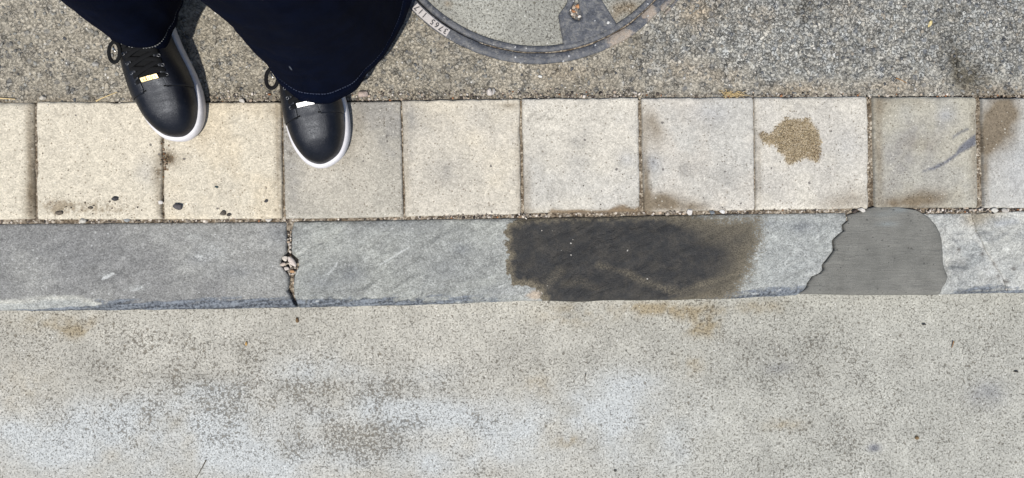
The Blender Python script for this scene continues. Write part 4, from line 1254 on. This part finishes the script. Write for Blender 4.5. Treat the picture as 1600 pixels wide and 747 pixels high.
# loose aggregate on the asphalt
xy = np.c_[r_.uniform(-1.0, 1.05, 9000), r_.uniform(.003, .22, 9000)]
keep = np.hypot(xy[:, 0] - MC[0], xy[:, 1] - MC[1]) > MR + .003
rg = as_rough(xy[:, 0], xy[:, 1])
keep &= r_.uniform(0, 1, len(xy)) < .22 + .75 * rg
xy = xy[keep]
APAL = [C(158, 156, 150), C(148, 145, 138), C(128, 126, 122), C(96, 97, 100), C(160, 151, 138), C(222, 216, 208)]
add_rocks(xy, as_z(xy[:, 0], xy[:, 1]), .0011, .0040, pal=APAL, w=[.24, .31, .24, .10, .10, .01], seed=71, flat=.45, sink=.46, pw=1.8)
flush('aggregate', 'rough stones standing proud of the worn asphalt', asphalt, smooth=True)

# tan sand spill
SP = WL([(1187, 210), (1194, 206), (1200, 212), (1208, 206), (1214, 198), (1222, 190), (1236, 186), (1248, 185), (1252, 188), (1262, 186), (1270, 192), (1277, 205), (1281, 222), (1280, 240), (1276, 252), (1268, 251), (1262, 246), (1250, 248), (1240, 255), (1230, 258), (1227, 246), (1218, 236), (1213, 228), (1200, 226), (1192, 222), (1190, 216)])
xy = np.c_[r_.uniform(SP[:, 0].min() - .004, SP[:, 0].max() + .004, 5200), r_.uniform(SP[:, 1].min() - .004, SP[:, 1].max() + .004, 5200)]
d = sdf(xy[:, 0], xy[:, 1], SP)
xy = xy[(d + .012 * (fbm(xy[:, 0], xy[:, 1], 90, 801, 3) - .42) > r_.normal(0, .0016, len(d))) & (r_.uniform(0, 1, len(d)) < .35 + 1.1 * fbm(xy[:, 0], xy[:, 1], 70, 802, 3))]
add_rocks(xy, .0, .0007, .0015, pal=[C(186, 168, 136), C(164, 145, 114), C(140, 121, 94), C(204, 189, 162), C(104, 89, 69)], w=[.34, .28, .18, .14, .06], seed=81, flat=.7, sink=.35)
flush('sand', 'patch of tan sand spilt on a pale paver', cat='sand')

# wet grit on the dark stain
xy = np.c_[r_.uniform(W(810, 400)[0], W(1170, 400)[0], 18), r_.uniform(W(900, 452)[1], W(900, 350)[1], 18)]
add_rocks(xy, KZ - .0006, .0006, .0014, pal=[C(225, 218, 205), C(170, 160, 146)], w=[.6, .4], seed=91)
flush('grit', 'scattered pale grit on the dark wet kerb stone', cat='grit')

# single pebbles
def pebble(px, py, r, colr, label, z=0.0, sx=1.2, sy=.9, sz=.7, rot=0.0, seed=0, name='pebble', group=None):
    g = np.random.default_rng(seed + 500)
    tv, tf = ICO2
    d = g.normal(0, 1, (14, 3)); d /= np.linalg.norm(d, axis=1)[:, None]
    v = tv.copy()
    for q in d:                                 # cut facets like broken stone
        h = g.uniform(.58, .88)
        o_ = np.maximum(v @ q - h, 0)
        v = v - o_[:, None] * q
    v = v * (1 + .02 * g.normal(0, 1, (len(v), 1)))
    v = v * np.array([sx, sy, sz]) * r
    c, s = math.cos(rot), math.sin(rot)
    v = np.c_[v[:, 0] * c - v[:, 1] * s, v[:, 0] * s + v[:, 1] * c, v[:, 2]]
    v[:, 2] -= v[:, 2].min() + .12 * r
    p = W(px, py, z)
    v = v + np.array([p[0], p[1], z])
    o = obj(name, v, tf, M['rock'], col=np.repeat(np.array([colr]), len(v), 0) * g.uniform(.8, 1.15, (len(v), 1)), smooth=False)
    tag(o, label, name, group)
    return o


DK = C(78, 76, 78); WHT = C(228, 222, 216); MG = C(150, 145, 138); PK = C(212, 192, 180)
pebble(180, 311, .0052, DK, 'round black pebble on the cream paver at the far left', seed=1)
pebble(279, 323, .0072, C(98, 94, 96), 'dark grey angular stone on the paver below the shoe with the gold tag', seed=2, rot=.1)
pebble(251, 316, .0042, WHT, 'white pebble in the joint between the two left cream pavers', z=-.002, seed=3)
pebble(349, 333, .0050, C(95, 88, 80), 'brown pebble, larger of a pair at the foot of the cream paver', seed=4)
pebble(358, 336, .0034, C(88, 82, 76), 'brown pebble, smaller of a pair at the foot of the cream paver', seed=5)
pebble(416, 314, .0032, DK, 'tiny dark pebble near the lower right corner of the second cream paver', seed=6)
pebble(339, 292, .0028, C(70, 84, 84), 'tiny greenish black pebble alone in the middle of the second cream paver', seed=7)
pebble(142, 325, .0034, C(120, 110, 96), 'small brown pebble left of the round black pebble', seed=8)
pebble(93, 333, .0050, C(120, 110, 98), 'brown clod at the foot of the leftmost whole paver', seed=9)
pebble(131, 345, .0056, C(205, 200, 190), 'pale pebble in the joint above the left kerb stone', z=-.005, seed=10)
pebble(199, 344, .0048, C(170, 172, 172), 'grey pebble in the joint above the left kerb stone', z=-.005, seed=11)
pebble(420, 343.5, .0050, C(215, 208, 198), 'pale pebble in the joint just left of the kerb crack', z=-.006, seed=12)
pebble(457, 409, .0072, C(230, 216, 206), 'largest pale stone chip wedged in the joint of the kerb', z=-.008, sx=1.5, sy=.7, rot=-.95, seed=13, name='stone_chip')
pebble(446, 404, .0050, C(222, 212, 200), 'pale crumb at the upper left of the chips in the kerb joint', z=-.007, sx=1.2, seed=44, name='stone_chip')
pebble(442, 413, .0044, C(208, 192, 178), 'pinkish crumb at the left of the chips in the kerb joint', z=-.007, seed=14, name='stone_chip')
pebble(448, 420, .0040, C(226, 214, 204), 'small pale crumb at the lower left of the chips in the kerb joint', z=-.008, seed=45, name='stone_chip')
pebble(457, 424, .0036, C(190, 150, 112), 'rusty crumb at the bottom of the chips in the kerb joint', z=-.008, seed=46, name='stone_chip')
pebble(1076, 331, .0062, C(226, 220, 214), 'white pebble at the joint above the dark wet stain', z=-.004, sx=1.0, sy=1.1, seed=15)
pebble(1112, 332, .0050, C(130, 136, 142), 'blue grey pebble at the joint above the dark wet stain', z=-.005, seed=16)
pebble(1128, 331, .0046, C(236, 232, 228), 'small bright white pebble below the spalled hollow', z=-.004, seed=17)
pebble(1344, 328, .0058, C(222, 216, 208), 'white chip above the upper left corner of the mortar patch', z=-.004, sx=1.5, sy=.7, rot=-.3, seed=18, name='stone_chip')
pebble(1335, 330, .0045, C(92, 80, 74), 'dark brown chip above the upper left corner of the mortar patch', z=-.004, sx=1.3, sy=.7, rot=.6, seed=19, name='stone_chip')
pebble(1552, 328, .0060, C(214, 210, 202), 'left one of two pale pebbles at the right end of the kerb joint', z=-.004, sx=1.3, seed=20)
pebble(1568, 329, .0058, C(196, 190, 182), 'right one of two pale pebbles at the right end of the kerb joint', z=-.004, sx=1.1, seed=21)
pebble(764, 145, .0066, C(224, 214, 206), 'white stone on the asphalt at the joint below the manhole', z=-.006, sx=.9, sy=1.1, seed=22)
pebble(771, 144, .0050, C(206, 200, 194), 'grey white stone touching the white stone below the manhole', z=-.006, sx=.7, sy=1.2, seed=23)
pebble(568, 148, .0080, C(196, 178, 168), 'pinkish stone on the asphalt beside the shoe with the silver tag', z=-.006, seed=24)
pebble(379, 158, .0046, C(212, 206, 198), 'pale pebble at the paver edge between the two shoes', z=-.004, seed=25)
pebble(68, 153, .0052, C(205, 198, 186), 'pale pebble at the upper edge of the far left pavers', z=-.006, seed=26)
pebble(150, 101, .0050, C(178, 174, 168), 'light grey pebble on the asphalt left of the shoe with the gold tag', z=-.006, seed=27)
pebble(904, 11, .0050, C(206, 150, 105), 'orange pebble lying in the keyhole of the manhole cover', z=-.010, seed=28)
pebble(910, 7, .0050, C(232, 205, 175), 'cream pebble lying in the keyhole of the manhole cover', z=-.010, seed=29)
pebble(912, 22, .0048, C(196, 184, 165), 'grey brown pebble at the lower end of the manhole keyhole', z=-.010, seed=30)
pebble(905, 26, .0030, C(230, 225, 218), 'tiny white pebble at the lower left rim of the manhole keyhole', z=-.007, seed=31)
pebble(844, 120, .0036, C(235, 232, 225), 'small white stone on the asphalt under the manhole rim', z=-.006, seed=32)
pebble(950, 36, .0030, C(230, 228, 224), 'white speck of stone on the iron spoke of the manhole', z=-.002, seed=33)
pebble(465, 500, .0045, C(128, 104, 76), 'brown chip of stone on the concrete below the kerb joint', z=RZ, sx=.7, sy=1.3, seed=34, name='stone_chip')
pebble(385, 537, .0032, C(214, 172, 110), 'orange chip on the concrete left of the brown chip', z=RZ, sx=.7, sy=1.3, seed=35, name='stone_chip')
pebble(961, 735, .0026, C(90, 88, 84), 'dark pebble on the concrete near the bottom edge of the picture', z=RZ, seed=36)
pebble(1432, 684, .0036, C(140, 116, 84), 'brown pebble on the concrete at the lower right', z=RZ, seed=37)
pebble(1587, 580, .003, C(70, 66, 62), 'dark flat chip on the concrete near the right edge', z=RZ, sx=1.5, sy=.7, seed=38, name='stone_chip')
pebble(1443, 507, .003, C(74, 70, 66), 'dark flat chip on the concrete below the mortar patch', z=RZ, sx=1.5, sy=.6, seed=39, name='stone_chip')


# ------------------------------------------------------------------ straw, twigs, leaf, tuft
def tube(path, rad, n=8, closed=False, flat=1.0, up=(0, 0, 1)):
    path = np.asarray(path, float); m = len(path)
    rad = np.broadcast_to(rad, (m,))
    T = np.gradient(path, axis=0) if not closed else np.roll(path, -1, 0) - np.roll(path, 1, 0)
    T /= np.linalg.norm(T, axis=1)[:, None] + 1e-12
    upv = np.broadcast_to(np.asarray(up, float), (m, 3))
    S = np.cross(T, upv); S /= np.linalg.norm(S, axis=1)[:, None] + 1e-12
    N = np.cross(S, T)
    a = np.linspace(0, 2 * np.pi, n, endpoint=False)
    v = path[:, None] + rad[:, None, None] * (np.cos(a)[None, :, None] * S[:, None] + flat * np.sin(a)[None, :, None] * N[:, None])
    idx = np.arange(m * n).reshape(m, n)
    if closed:
        nx = np.roll(idx, -1, 0)
        f = np.stack([idx, np.roll(idx, -1, 1), np.roll(nx, -1, 1), nx], -1).reshape(-1, 4).tolist()
    else:
        f = np.stack([idx[:-1], np.roll(idx[:-1], -1, 1), np.roll(idx[1:], -1, 1), idx[1:]], -1).reshape(-1, 4).tolist()
        f += [idx[0][::-1].tolist(), idx[-1].tolist()]
    return v.reshape(-1, 3), f


def spline(pts, n):
    pts = np.asarray(pts, float)
    t = np.linspace(0, len(pts) - 1, n)
    P = np.concatenate([[2 * pts[0] - pts[1]], pts, [2 * pts[-1] - pts[-2]]])
    i = np.minimum(t.astype(int), len(pts) - 2); u = (t - i)[:, None]
    p0, p1, p2, p3 = P[i], P[i + 1], P[i + 2], P[i + 3]
    return .5 * (2 * p1 + (p2 - p0) * u + (2 * p0 - 5 * p1 + 4 * p2 - p3) * u ** 2 + (3 * p1 - p0 - 3 * p2 + p3) * u ** 3)


def stick(name, pts, zs, rad, mat, label, cat):
    P = np.array([[*W(p[0], p[1], z), z] for p, z in zip(pts, zs)])
    P = spline(P, 18)
    v, f = tube(P, rad * np.linspace(1, .45, 18), 6, flat=.6)
    return tag(obj(name, v, f, mat), label, cat)


stick('straw', [(150, 158), (158, 154), (170, 149), (183, 144)], [.001, .000, .001, .002], .0013, M['straw'], 'curved dry straw at the paver edge left of the shoe with the gold tag', 'straw')
stick('straw', [(-12, 153), (8, 154), (24, 155)], [-.003, -.002, -.001], .0015, M['straw'], 'dry straw at the paver edge by the left side of the picture', 'straw')
stick('twig', [(322, 719), (314, 734), (306, 748)], [RZ + .002, RZ + .003, RZ + .002], .0010, M['twig'], 'thin dark twig on the pale concrete at the bottom left', 'twig')
stick('twig', [(1490, 533), (1489, 538), (1487, 544)], [RZ + .002] * 3, .0014, M['rustchip'], 'short brown twig on the concrete below the mortar patch', 'twig')
stick('twig', [(915, 584), (914, 592), (915, 600)], [RZ + .002] * 3, .0008, M['twig'], 'fine dark twig on the concrete in the middle foreground', 'twig')
stick('twig', [(1400, 122), (1408, 125), (1417, 130)], [-.001, 0, -.001], .0011, M['rustchip'], 'thin brown twig on the asphalt at the right', 'twig')
# leaf
U, V = np.meshgrid(np.linspace(0, 1, 9), np.linspace(-1, 1, 5))
lw = .0026 * np.sin(np.pi * np.clip(U, .02, .98)) ** .7
p = W(1451, 38, AZ)
a = math.radians(62)
lx = (U - .5) * .013; ly = V * lw; lz = .004 + .0016 * V ** 2 + .001 * np.sin(U * 3)
v = np.c_[(p[0] + lx * math.cos(a) - ly * math.sin(a)).ravel(), (p[1] + lx * math.sin(a) + ly * math.cos(a)).ravel(), (lz + AZ - .001).ravel()]
lf = obj('leaf', v, gridfaces(5, 9), M['leaf'])
md = lf.modifiers.new('thick', 'SOLIDIFY'); md.thickness = .0005
tag(lf, 'small yellow leaf lying on the asphalt at the upper right', 'leaf')
# dry tuft
g = np.random.default_rng(3)
vs, fs, off = [], [], 0
for k in range(70):
    c = W(1128 + g.uniform(0, 34), 148 + g.normal(0, 2.2), -.004)
    a = g.normal(0, .9); L = g.uniform(.005, .014); h = g.uniform(.001, .007)
    b = np.array([c[0], c[1], -.006])
    dr = np.array([math.cos(a) * g.choice([-1, 1]), math.sin(a) * .6, 0])
    P = spline([b, b + dr * L * .5 + (0, 0, h), b + dr * L + (0, 0, h * .5)], 6)
    v, f = tube(P, .0006 * np.linspace(1, .4, 6), 4)
    vs.append(v); fs += [[q + off for q in ff_] for ff_ in f]; off += len(v)
tuft = obj('dry_grass_tuft', np.concatenate(vs), fs, M['straw'])
tag(tuft, 'small tuft of dry straw coloured grass in the joint above the pavers', 'grass tuft')

# ------------------------------------------------------------------ person: shoes and trousers
person = bpy.data.objects.new('person', None)
COL.objects.link(person)
pc = (W(262, 60) + W(505, 110)) / 2
person.location = (pc[0], pc[1], 0)
tag(person, 'person in wide navy trousers and black leather sneakers standing with toes on the pavers', 'person')

SOLE = [(0, 0), (20, 5), (33, 22), (38, 52), (40, 95), (45, 140), (51, 188), (50, 222), (42, 254), (25, 279), (-4, 290), (-28, 280), (-43, 255), (-49, 222), (-47, 186), (-39, 142), (-35, 100), (-36, 58), (-33, 24), (-20, 5)]
SOLE = np.array(SOLE) / 1000


def closed_spline(P, n):
    P = np.asarray(P); m = len(P)
    t = np.linspace(0, m, n, endpoint=False)
    i = t.astype(int); u = (t - i)[:, None]
    p0, p1, p2, p3 = P[(i - 1) % m], P[i % m], P[(i + 1) % m], P[(i + 2) % m]
    return .5 * (2 * p1 + (p2 - p0) * u + (2 * p0 - 5 * p1 + 4 * p2 - p3) * u ** 2 + (3 * p1 - p0 - 3 * p2 + p3) * u ** 3)


def shoe(toe_px, rot, mirror, scale, tagmat, tag_label, loop_at):
    """a sneaker; local y runs to the toe; rot turns it in plan"""
    root = bpy.data.objects.new('shoe', None)
    COL.objects.link(root); root.parent = person
    N = 120
    O = closed_spline(SOLE, N)
    if mirror: O = O * np.array([-1, 1]); O = O[::-1]
    tip = O[np.argmax(O[:, 1])]
    ca, sa = math.cos(rot), math.sin(rot)
    tp = W(*toe_px)

    def place(v):
        v = np.asarray(v, float).copy()
        x = (v[:, 0] - tip[0]) * scale; y = (v[:, 1] - tip[1]) * scale
        return np.c_[tp[0] + x * ca - y * sa, tp[1] + x * sa + y * ca, v[:, 2] * scale]
    base = place(np.array([[0, .14, 0]]))[0]
    root.location = (base[0] - pc[0], base[1] - pc[1], 0)
    # normals of outline
    T = np.roll(O, -1, 0) - np.roll(O, 1, 0); T /= np.linalg.norm(T, axis=1)[:, None]
    Nn = np.c_[T[:, 1], -T[:, 0]]
    if ((O + Nn * .001 - O.mean(0)) ** 2).sum() < ((O - O.mean(0)) ** 2).sum(): Nn = -Nn
    # ---- sole
    prof = [(-.004, .0005), (-.001, .002), (0, .006), (.0008, .014), (.0004, .022), (-.0006, .027), (-.0026, .0292), (-.0065, .0298), (-.012, .0295)]
    v = np.concatenate([np.c_[O + Nn * a, np.full(N, z) + (.006 * sstep(.24, .29, O[:, 1]) * (z < .02))] for a, z in prof])
    idx = np.arange(N * len(prof)).reshape(len(prof), N)
    f = np.stack([idx[:-1], np.roll(idx[:-1], -1, 1), np.roll(idx[1:], -1, 1), idx[1:]], -1).reshape(-1, 4).tolist()
    f.append(idx[0].tolist()); f.append(idx[-1][::-1].tolist())
    so_ = obj('sole', place(v), f, M['sole'], root)
    # fine groove line on the sole wall
    # ---- upper surface
    zs = .0285
    spine_x = np.array([[0.0, .0], [.1, .001], [.2, .002], [.29, -.004]])
    if mirror: spine_x = spine_x * np.array([1, -1])

    def H(y):
        return np.interp(y, [0, .02, .06, .10, .125, .15, .175, .20, .225, .25, .27, .285], [.085, .098, .104, .110, .108, .103, .094, .083, .075, .0685, .061, .052])
    K = 26
    kk = np.linspace(0, 1, K)
    I = O - Nn * .0048
    sp = np.c_[np.interp(np.clip(O[:, 1], .03, .232), spine_x[:, 0], spine_x[:, 1]), np.clip(O[:, 1], .03, .232)]
    V = []
    for q in kk:
        P = I + (sp - I) * q ** 1.0
        g = (1 - (1 - q) ** 3.0) ** (1 / 3.0)
        V.append(np.c_[P, zs + (H(P[:, 1]) - zs) * g])
    V = np.array(V)                        # K,N,3
    # creases across the vamp
    yy = V[..., 1]
    V[..., 2] -= .0014 * np.exp(-((yy - .217 - .05 * np.abs(V[..., 0])) / .0035) ** 2) * kk[:, None] + .0002 * np.exp(-((yy - .240 + .25 * V[..., 0]) / .005) ** 2) * kk[:, None] + .0004 * np.exp(-((yy - .229 + .1 * V[..., 0]) / .003) ** 2) * kk[:, None]
    idx = np.arange(K * N).reshape(K, N)
    quads = np.stack([idx[:-1], np.roll(idx[:-1], -1, 1), np.roll(idx[1:], -1, 1), idx[1:]], -1).reshape(-1, 4)
    Vf = V.reshape(-1, 3)
    cen = Vf[quads].mean(1)
    ax = np.abs(cen[:, 0])
    seam = .210 + .12 * np.clip(ax - .012, 0, 1) ** 1.0

    def sub(mask, name, mat, off=0.0, thick=0.0):
        q = quads[mask]
        used = np.unique(q); mp = -np.ones(len(Vf), int); mp[used] = np.arange(len(used))
        vv = Vf[used].copy()
        if off:
            # push outwards from the last
            c = vv.copy(); c[:, 0] *= .0; c[:, 2] = .02
            d = vv - c; d[:, 1] *= .1; d /= np.linalg.norm(d, axis=1)[:, None] + 1e-9
            vv = vv + d * off
        o = obj(name, place(vv), mp[q].tolist(), mat, root)
        if thick:
            m = o.modifiers.new('thick', 'SOLIDIFY'); m.thickness = thick; m.offset = -1
        m = o.modifiers.new('smooth', 'SUBSURF'); m.levels = 1; m.render_levels = 1
        return o
    sub(cen[:, 1] > .196, 'toe_cap', M['leather'])
    sub((cen[:, 1] < seam + .004) & (ax > .0165), 'quarter', M['leather'], .0022, .002)
    tg = sub((cen[:, 1] < .200) & (ax < .021), 'tongue', M['canvas'], .0004)

    def surf(x, y, lift=0.0):
        w = .043; h = H(y)
        return np.array([x, y, zs + (h - zs) * (max(0.0, 1 - min(1, abs(x) / w) ** 3.0)) ** (1 / 3.0) + lift])
    # ---- laces: zig-zag bars, each its own piece
    ys_ = [.198, .184, .170, .156, .142, .128]
    for k, y0 in enumerate(ys_):
        for sgn in ((1,) if k == 0 else (1, -1)):
            dy = 0 if k == 0 else .013
            P = [surf(-.025 * sgn, y0 - dy * .5, .0008), surf(-.020 * sgn, y0 - dy * .4, .0040), surf(-.008 * sgn, y0 - dy * .15, .0044 + .0008 * sgn), surf(.008 * sgn, y0 + dy * .15, .0044 + .0008 * sgn), surf(.020 * sgn, y0 + dy * .4, .0040), surf(.025 * sgn, y0 + dy * .5, .0008)]
            v, f = tube(spline(P, 18), .0036, 8, flat=.34)
            obj('lace', place(v), f, M['lace'], root)
        for sgn in (-1, 1):
            c = surf(.0245 * sgn, y0, .0030)
            a = np.linspace(0, 2 * np.pi, 12, endpoint=False)
            P = np.c_[c[0] + .0021 * np.cos(a), c[1] + .0021 * np.sin(a), c[2] - .0009 * np.cos(a) * sgn]
            v, f = tube(P, .0005, 6, closed=True)
            obj('eyelet', place(v), f, M['eyelet'], root)
    # ---- metal tag on the first lace bar, with a raised rim and ridge
    tw, th = .0135, .0034
    yt = .1985
    v = []; f = []
    def boxm(x0, x1, y0, y1, z0, z1):
        b = len(v)
        for (x, y, z) in [(x0, y0, z0), (x1, y0, z0), (x1, y1, z0), (x0, y1, z0), (x0 + .0004, y0 + .0004, z1), (x1 - .0004, y0 + .0004, z1), (x1 - .0004, y1 - .0004, z1), (x0 + .0004, y1 - .0004, z1)]:
            zc = surf(x, yt, .0)[2] + .0062 + z - (y - yt) * .55
            v.append((x, y, zc))
        f.extend([[b + q for q in g_] for g_ in ([3, 2, 1, 0], [4, 5, 6, 7], [0, 1, 5, 4], [1, 2, 6, 5], [2, 3, 7, 6], [3, 0, 4, 7])])
    boxm(-tw, -.004, yt - th, yt + th, 0, .0016); boxm(-.004, .004, yt - th, yt + th, 0, .0016); boxm(.004, tw, yt - th, yt + th, 0, .0016)
    if tag_label.startswith('gold'):
        for q in np.linspace(-.009, .009, 6): boxm(q - .0007, q + .0007, yt - .0018, yt + .0020, .0016, .0026)
    o = obj('lace_tag', place(np.array(v)), f, tagmat, root, smooth=False)
    o['label'] = tag_label
    # ---- bow loop hanging out at the side
    lx, ly, lz, s_ = loop_at
    a = np.linspace(0, 2 * np.pi, 26, endpoint=False)
    P = np.c_[lx + s_ * .011 * np.cos(a), ly + .014 * np.sin(a) + .003 * np.cos(a), lz - .006 * np.cos(a)]
    v, f = tube(P, .0030, 8, closed=True, flat=.55)
    obj('lace_loop', place(v), f, M['lace'], root)
    v, f = tube(spline([(lx - s_ * .002, ly, lz), (lx, ly - .006, lz - .002), (lx + s_ * .001, ly - .010, lz - .004)], 6), .0014, 7)
    obj('aglet', place(v), f, M['silver'], root)
    # ---- seam bead across the vamp
    for sgn in (-1, 1):
        P = [surf(x * sgn, .2125 + .12 * max(0, x - .012), .0012) for x in np.linspace(.014, .040, 9)]
        v, f = tube(spline(P, 18), .0011, 6)
        obj('seam', place(v), f, M['canvas'], root)
    return root


shoeA = shoe((297, 222), math.pi + math.radians(15), False, 1.0, M['gold'], 'gold lace tag', (.036, .150, .10, 1))
shoeB = shoe((512, 263.5), math.pi + math.radians(12), True, 1.02, M['silver'], 'bright silver lace tag', (.040, .150, .09, 1))

# trousers
def polar(center, pts):
    """pts: plan px, py, z -> radius and height by angle about center"""
    a, r, z = [], [], []
    for (px, py, zz) in pts:
        w = W(px, py, zz) - center
        a.append(math.atan2(w[1], w[0])); r.append(np.hypot(*w)); z.append(zz)
    o = np.argsort(a); a = np.array(a)[o]; r = np.array(r)[o]; z = np.array(z)[o]
    a3 = np.concatenate([a - 2 * np.pi, a, a + 2 * np.pi])
    return lambda q: (np.interp(q, a3, np.tile(r, 3)), np.interp(q, a3, np.tile(z, 3)))


NA = 144
QA = np.linspace(-np.pi, np.pi, NA, endpoint=False)


def smoothp(x, k=4):
    for _ in range(k): x = (np.roll(x, 1) + 2 * x + np.roll(x, -1)) / 4
    return x


def leg(cpx, hem, R0, seed, hip, lean, hb, fl):
    c = W(*cpx)
    r_h, z_h = polar(c, hem)(QA)
    r_h = smoothp(r_h, 3) + .006 * (fbm(np.cos(QA) * 3, np.sin(QA) * 3, 1.3, seed + 40, 2) - .5); z_h = smoothp(z_h, 3)
    zl = np.concatenate([[0, .003, .006, .012, hb - .004, hb, hb + .004], np.linspace(hb + .012, .80, 60)])
    rows = []
    for q in zl:
        w = math.exp(-q / fl)
        z = z_h * (1 - q / .80) + q
        R = np.interp(q, [0, .25, .45, .6, .8], [R0, R0 * .93, R0 * .93, R0 * 1.0, R0 * 1.08])
        r = R + (r_h - R) * w
        fold = .10 * (fbm(np.cos(QA) * 1.6 + 5, np.sin(QA) * 1.6 + q * 2.2, 1.6, seed, 3) - .5) + .07 * (fbm(np.cos(QA) * 1.2 + q * 3, np.sin(QA) * 1.2 + q * 9, 1.5, seed + 9, 3) - .5) * sstep(.03, .2, q)
        r = r * (1 + fold * sstep(0, .1, q))
        # turned hem: slightly thicker band
        r = r + .0018 * sstep(hb + .002, hb - .003, q) - .0022 * math.exp(-((q - hb) / .0022) ** 2)
        t = sstep(.05, .8, q)
        cx = c + lean * q + (hip - c - lean * .8) * t * np.interp(q, [0, .4, .8], [0, .15, 1.0])
        rows.append(np.c_[cx[0] + r * np.cos(QA), cx[1] + r * np.sin(QA), z])
    return np.array(rows)


pel = (W(262, 10) + W(510, 50)) / 2
hemA = [(186, 71, .085), (200, 80, .088), (218, 85, .088), (240, 84, .086), (258, 76, .08), (268, 52, .07), (277, 20, .06), (282, -15, .05), (282, -60, .03), (262, -100, .02), (225, -105, .02), (190, -80, .03), (165, -30, .05), (168, 30, .07)]
hemB = [(446, 138, .095), (458, 148, .094), (474, 157, .092), (495, 162, .088), (512, 162, .085), (536, 152, .078), (556, 138, .07), (571, 112, .06), (600, 82, .052), (622, 49, .046), (638, 11, .04), (648, -40, .03), (636, -100, .02), (590, -130, .02), (520, -125, .02), (455, -80, .03), (420, -10, .05), (415, 60, .075), (430, 115, .09)]
LA = leg((262, 6), hemA, .092, 11, pel + np.array([-.075, .0]), np.array([0.0, .03]), .020, .10)
LB = leg((520, 48), hemB, .112, 23, pel + np.array([.085, .0]), np.array([0.0, 0.0]), .030, .085)
vs, fs, off = [], [], 0
for Lg in (LA, LB):
    nr = len(Lg)
    idx = np.arange(nr * NA).reshape(nr, NA) + off
    fs.append(np.stack([idx[:-1], np.roll(idx[:-1], -1, 1), np.roll(idx[1:], -1, 1), idx[1:]], -1).reshape(-1, 4))
    vs.append(Lg.reshape(-1, 3)); off += nr * NA
# hips and waist
rows = []
for z, rx_, ry_ in [(.74, .10, .08), (.78, .17, .11), (.84, .19, .125), (.92, .185, .125), (.98, .17, .115), (1.03, .16, .11), (1.035, .15, .10), (1.036, .01, .01)]:
    rows.append(np.c_[pel[0] + rx_ * np.cos(QA), pel[1] + .02 + ry_ * np.sin(QA), np.full(NA, z)])
rows = np.array(rows); nr = len(rows)
idx = np.arange(nr * NA).reshape(nr, NA) + off
fs.append(np.stack([idx[:-1], np.roll(idx[:-1], -1, 1), np.roll(idx[1:], -1, 1), idx[1:]], -1).reshape(-1, 4))
vs.append(rows.reshape(-1, 3))
trou = obj('trousers', np.concatenate(vs), np.concatenate(fs).tolist(), M['denim'], person)
md = trou.modifiers.new('cloth', 'SOLIDIFY'); md.thickness = .0018; md.offset = -1

# hem stitching, one row of stitches on each leg
for Lg, mt in ((LA, M['thread2']), (LB, M['thread'])):
    row = Lg[5] + .0  # on the groove
    cxy = Lg[5].mean(0)
    dense = closed_spline(row, NA * 6)
    seg = np.linalg.norm(np.roll(dense, -1, 0) - dense, axis=1); s = np.cumsum(seg)
    tot = s[-1]; nst = int(tot / .0042)
    vs, fs, off = [], [], 0
    for k in range(nst):
        a = np.searchsorted(s, k * tot / nst); b = np.searchsorted(s, (k + .68) * tot / nst)
        a = min(a, len(dense) - 1); b = min(b, len(dense) - 1)
        if b <= a: continue
        m_ = (dense[a] + dense[b]) / 2
        out = m_ - cxy; out[2] = 0; out /= np.linalg.norm(out)
        P = np.array([dense[a] + out * .0001, m_ + out * .0011 , dense[b] + out * .0001])
        v, f = tube(P, .00055, 5, up=out)
        vs.append(v); fs += [[q + off for q in g_] for g_ in f]; off += len(v)
    o = obj('hem_stitching', np.concatenate(vs), fs, mt, trou)
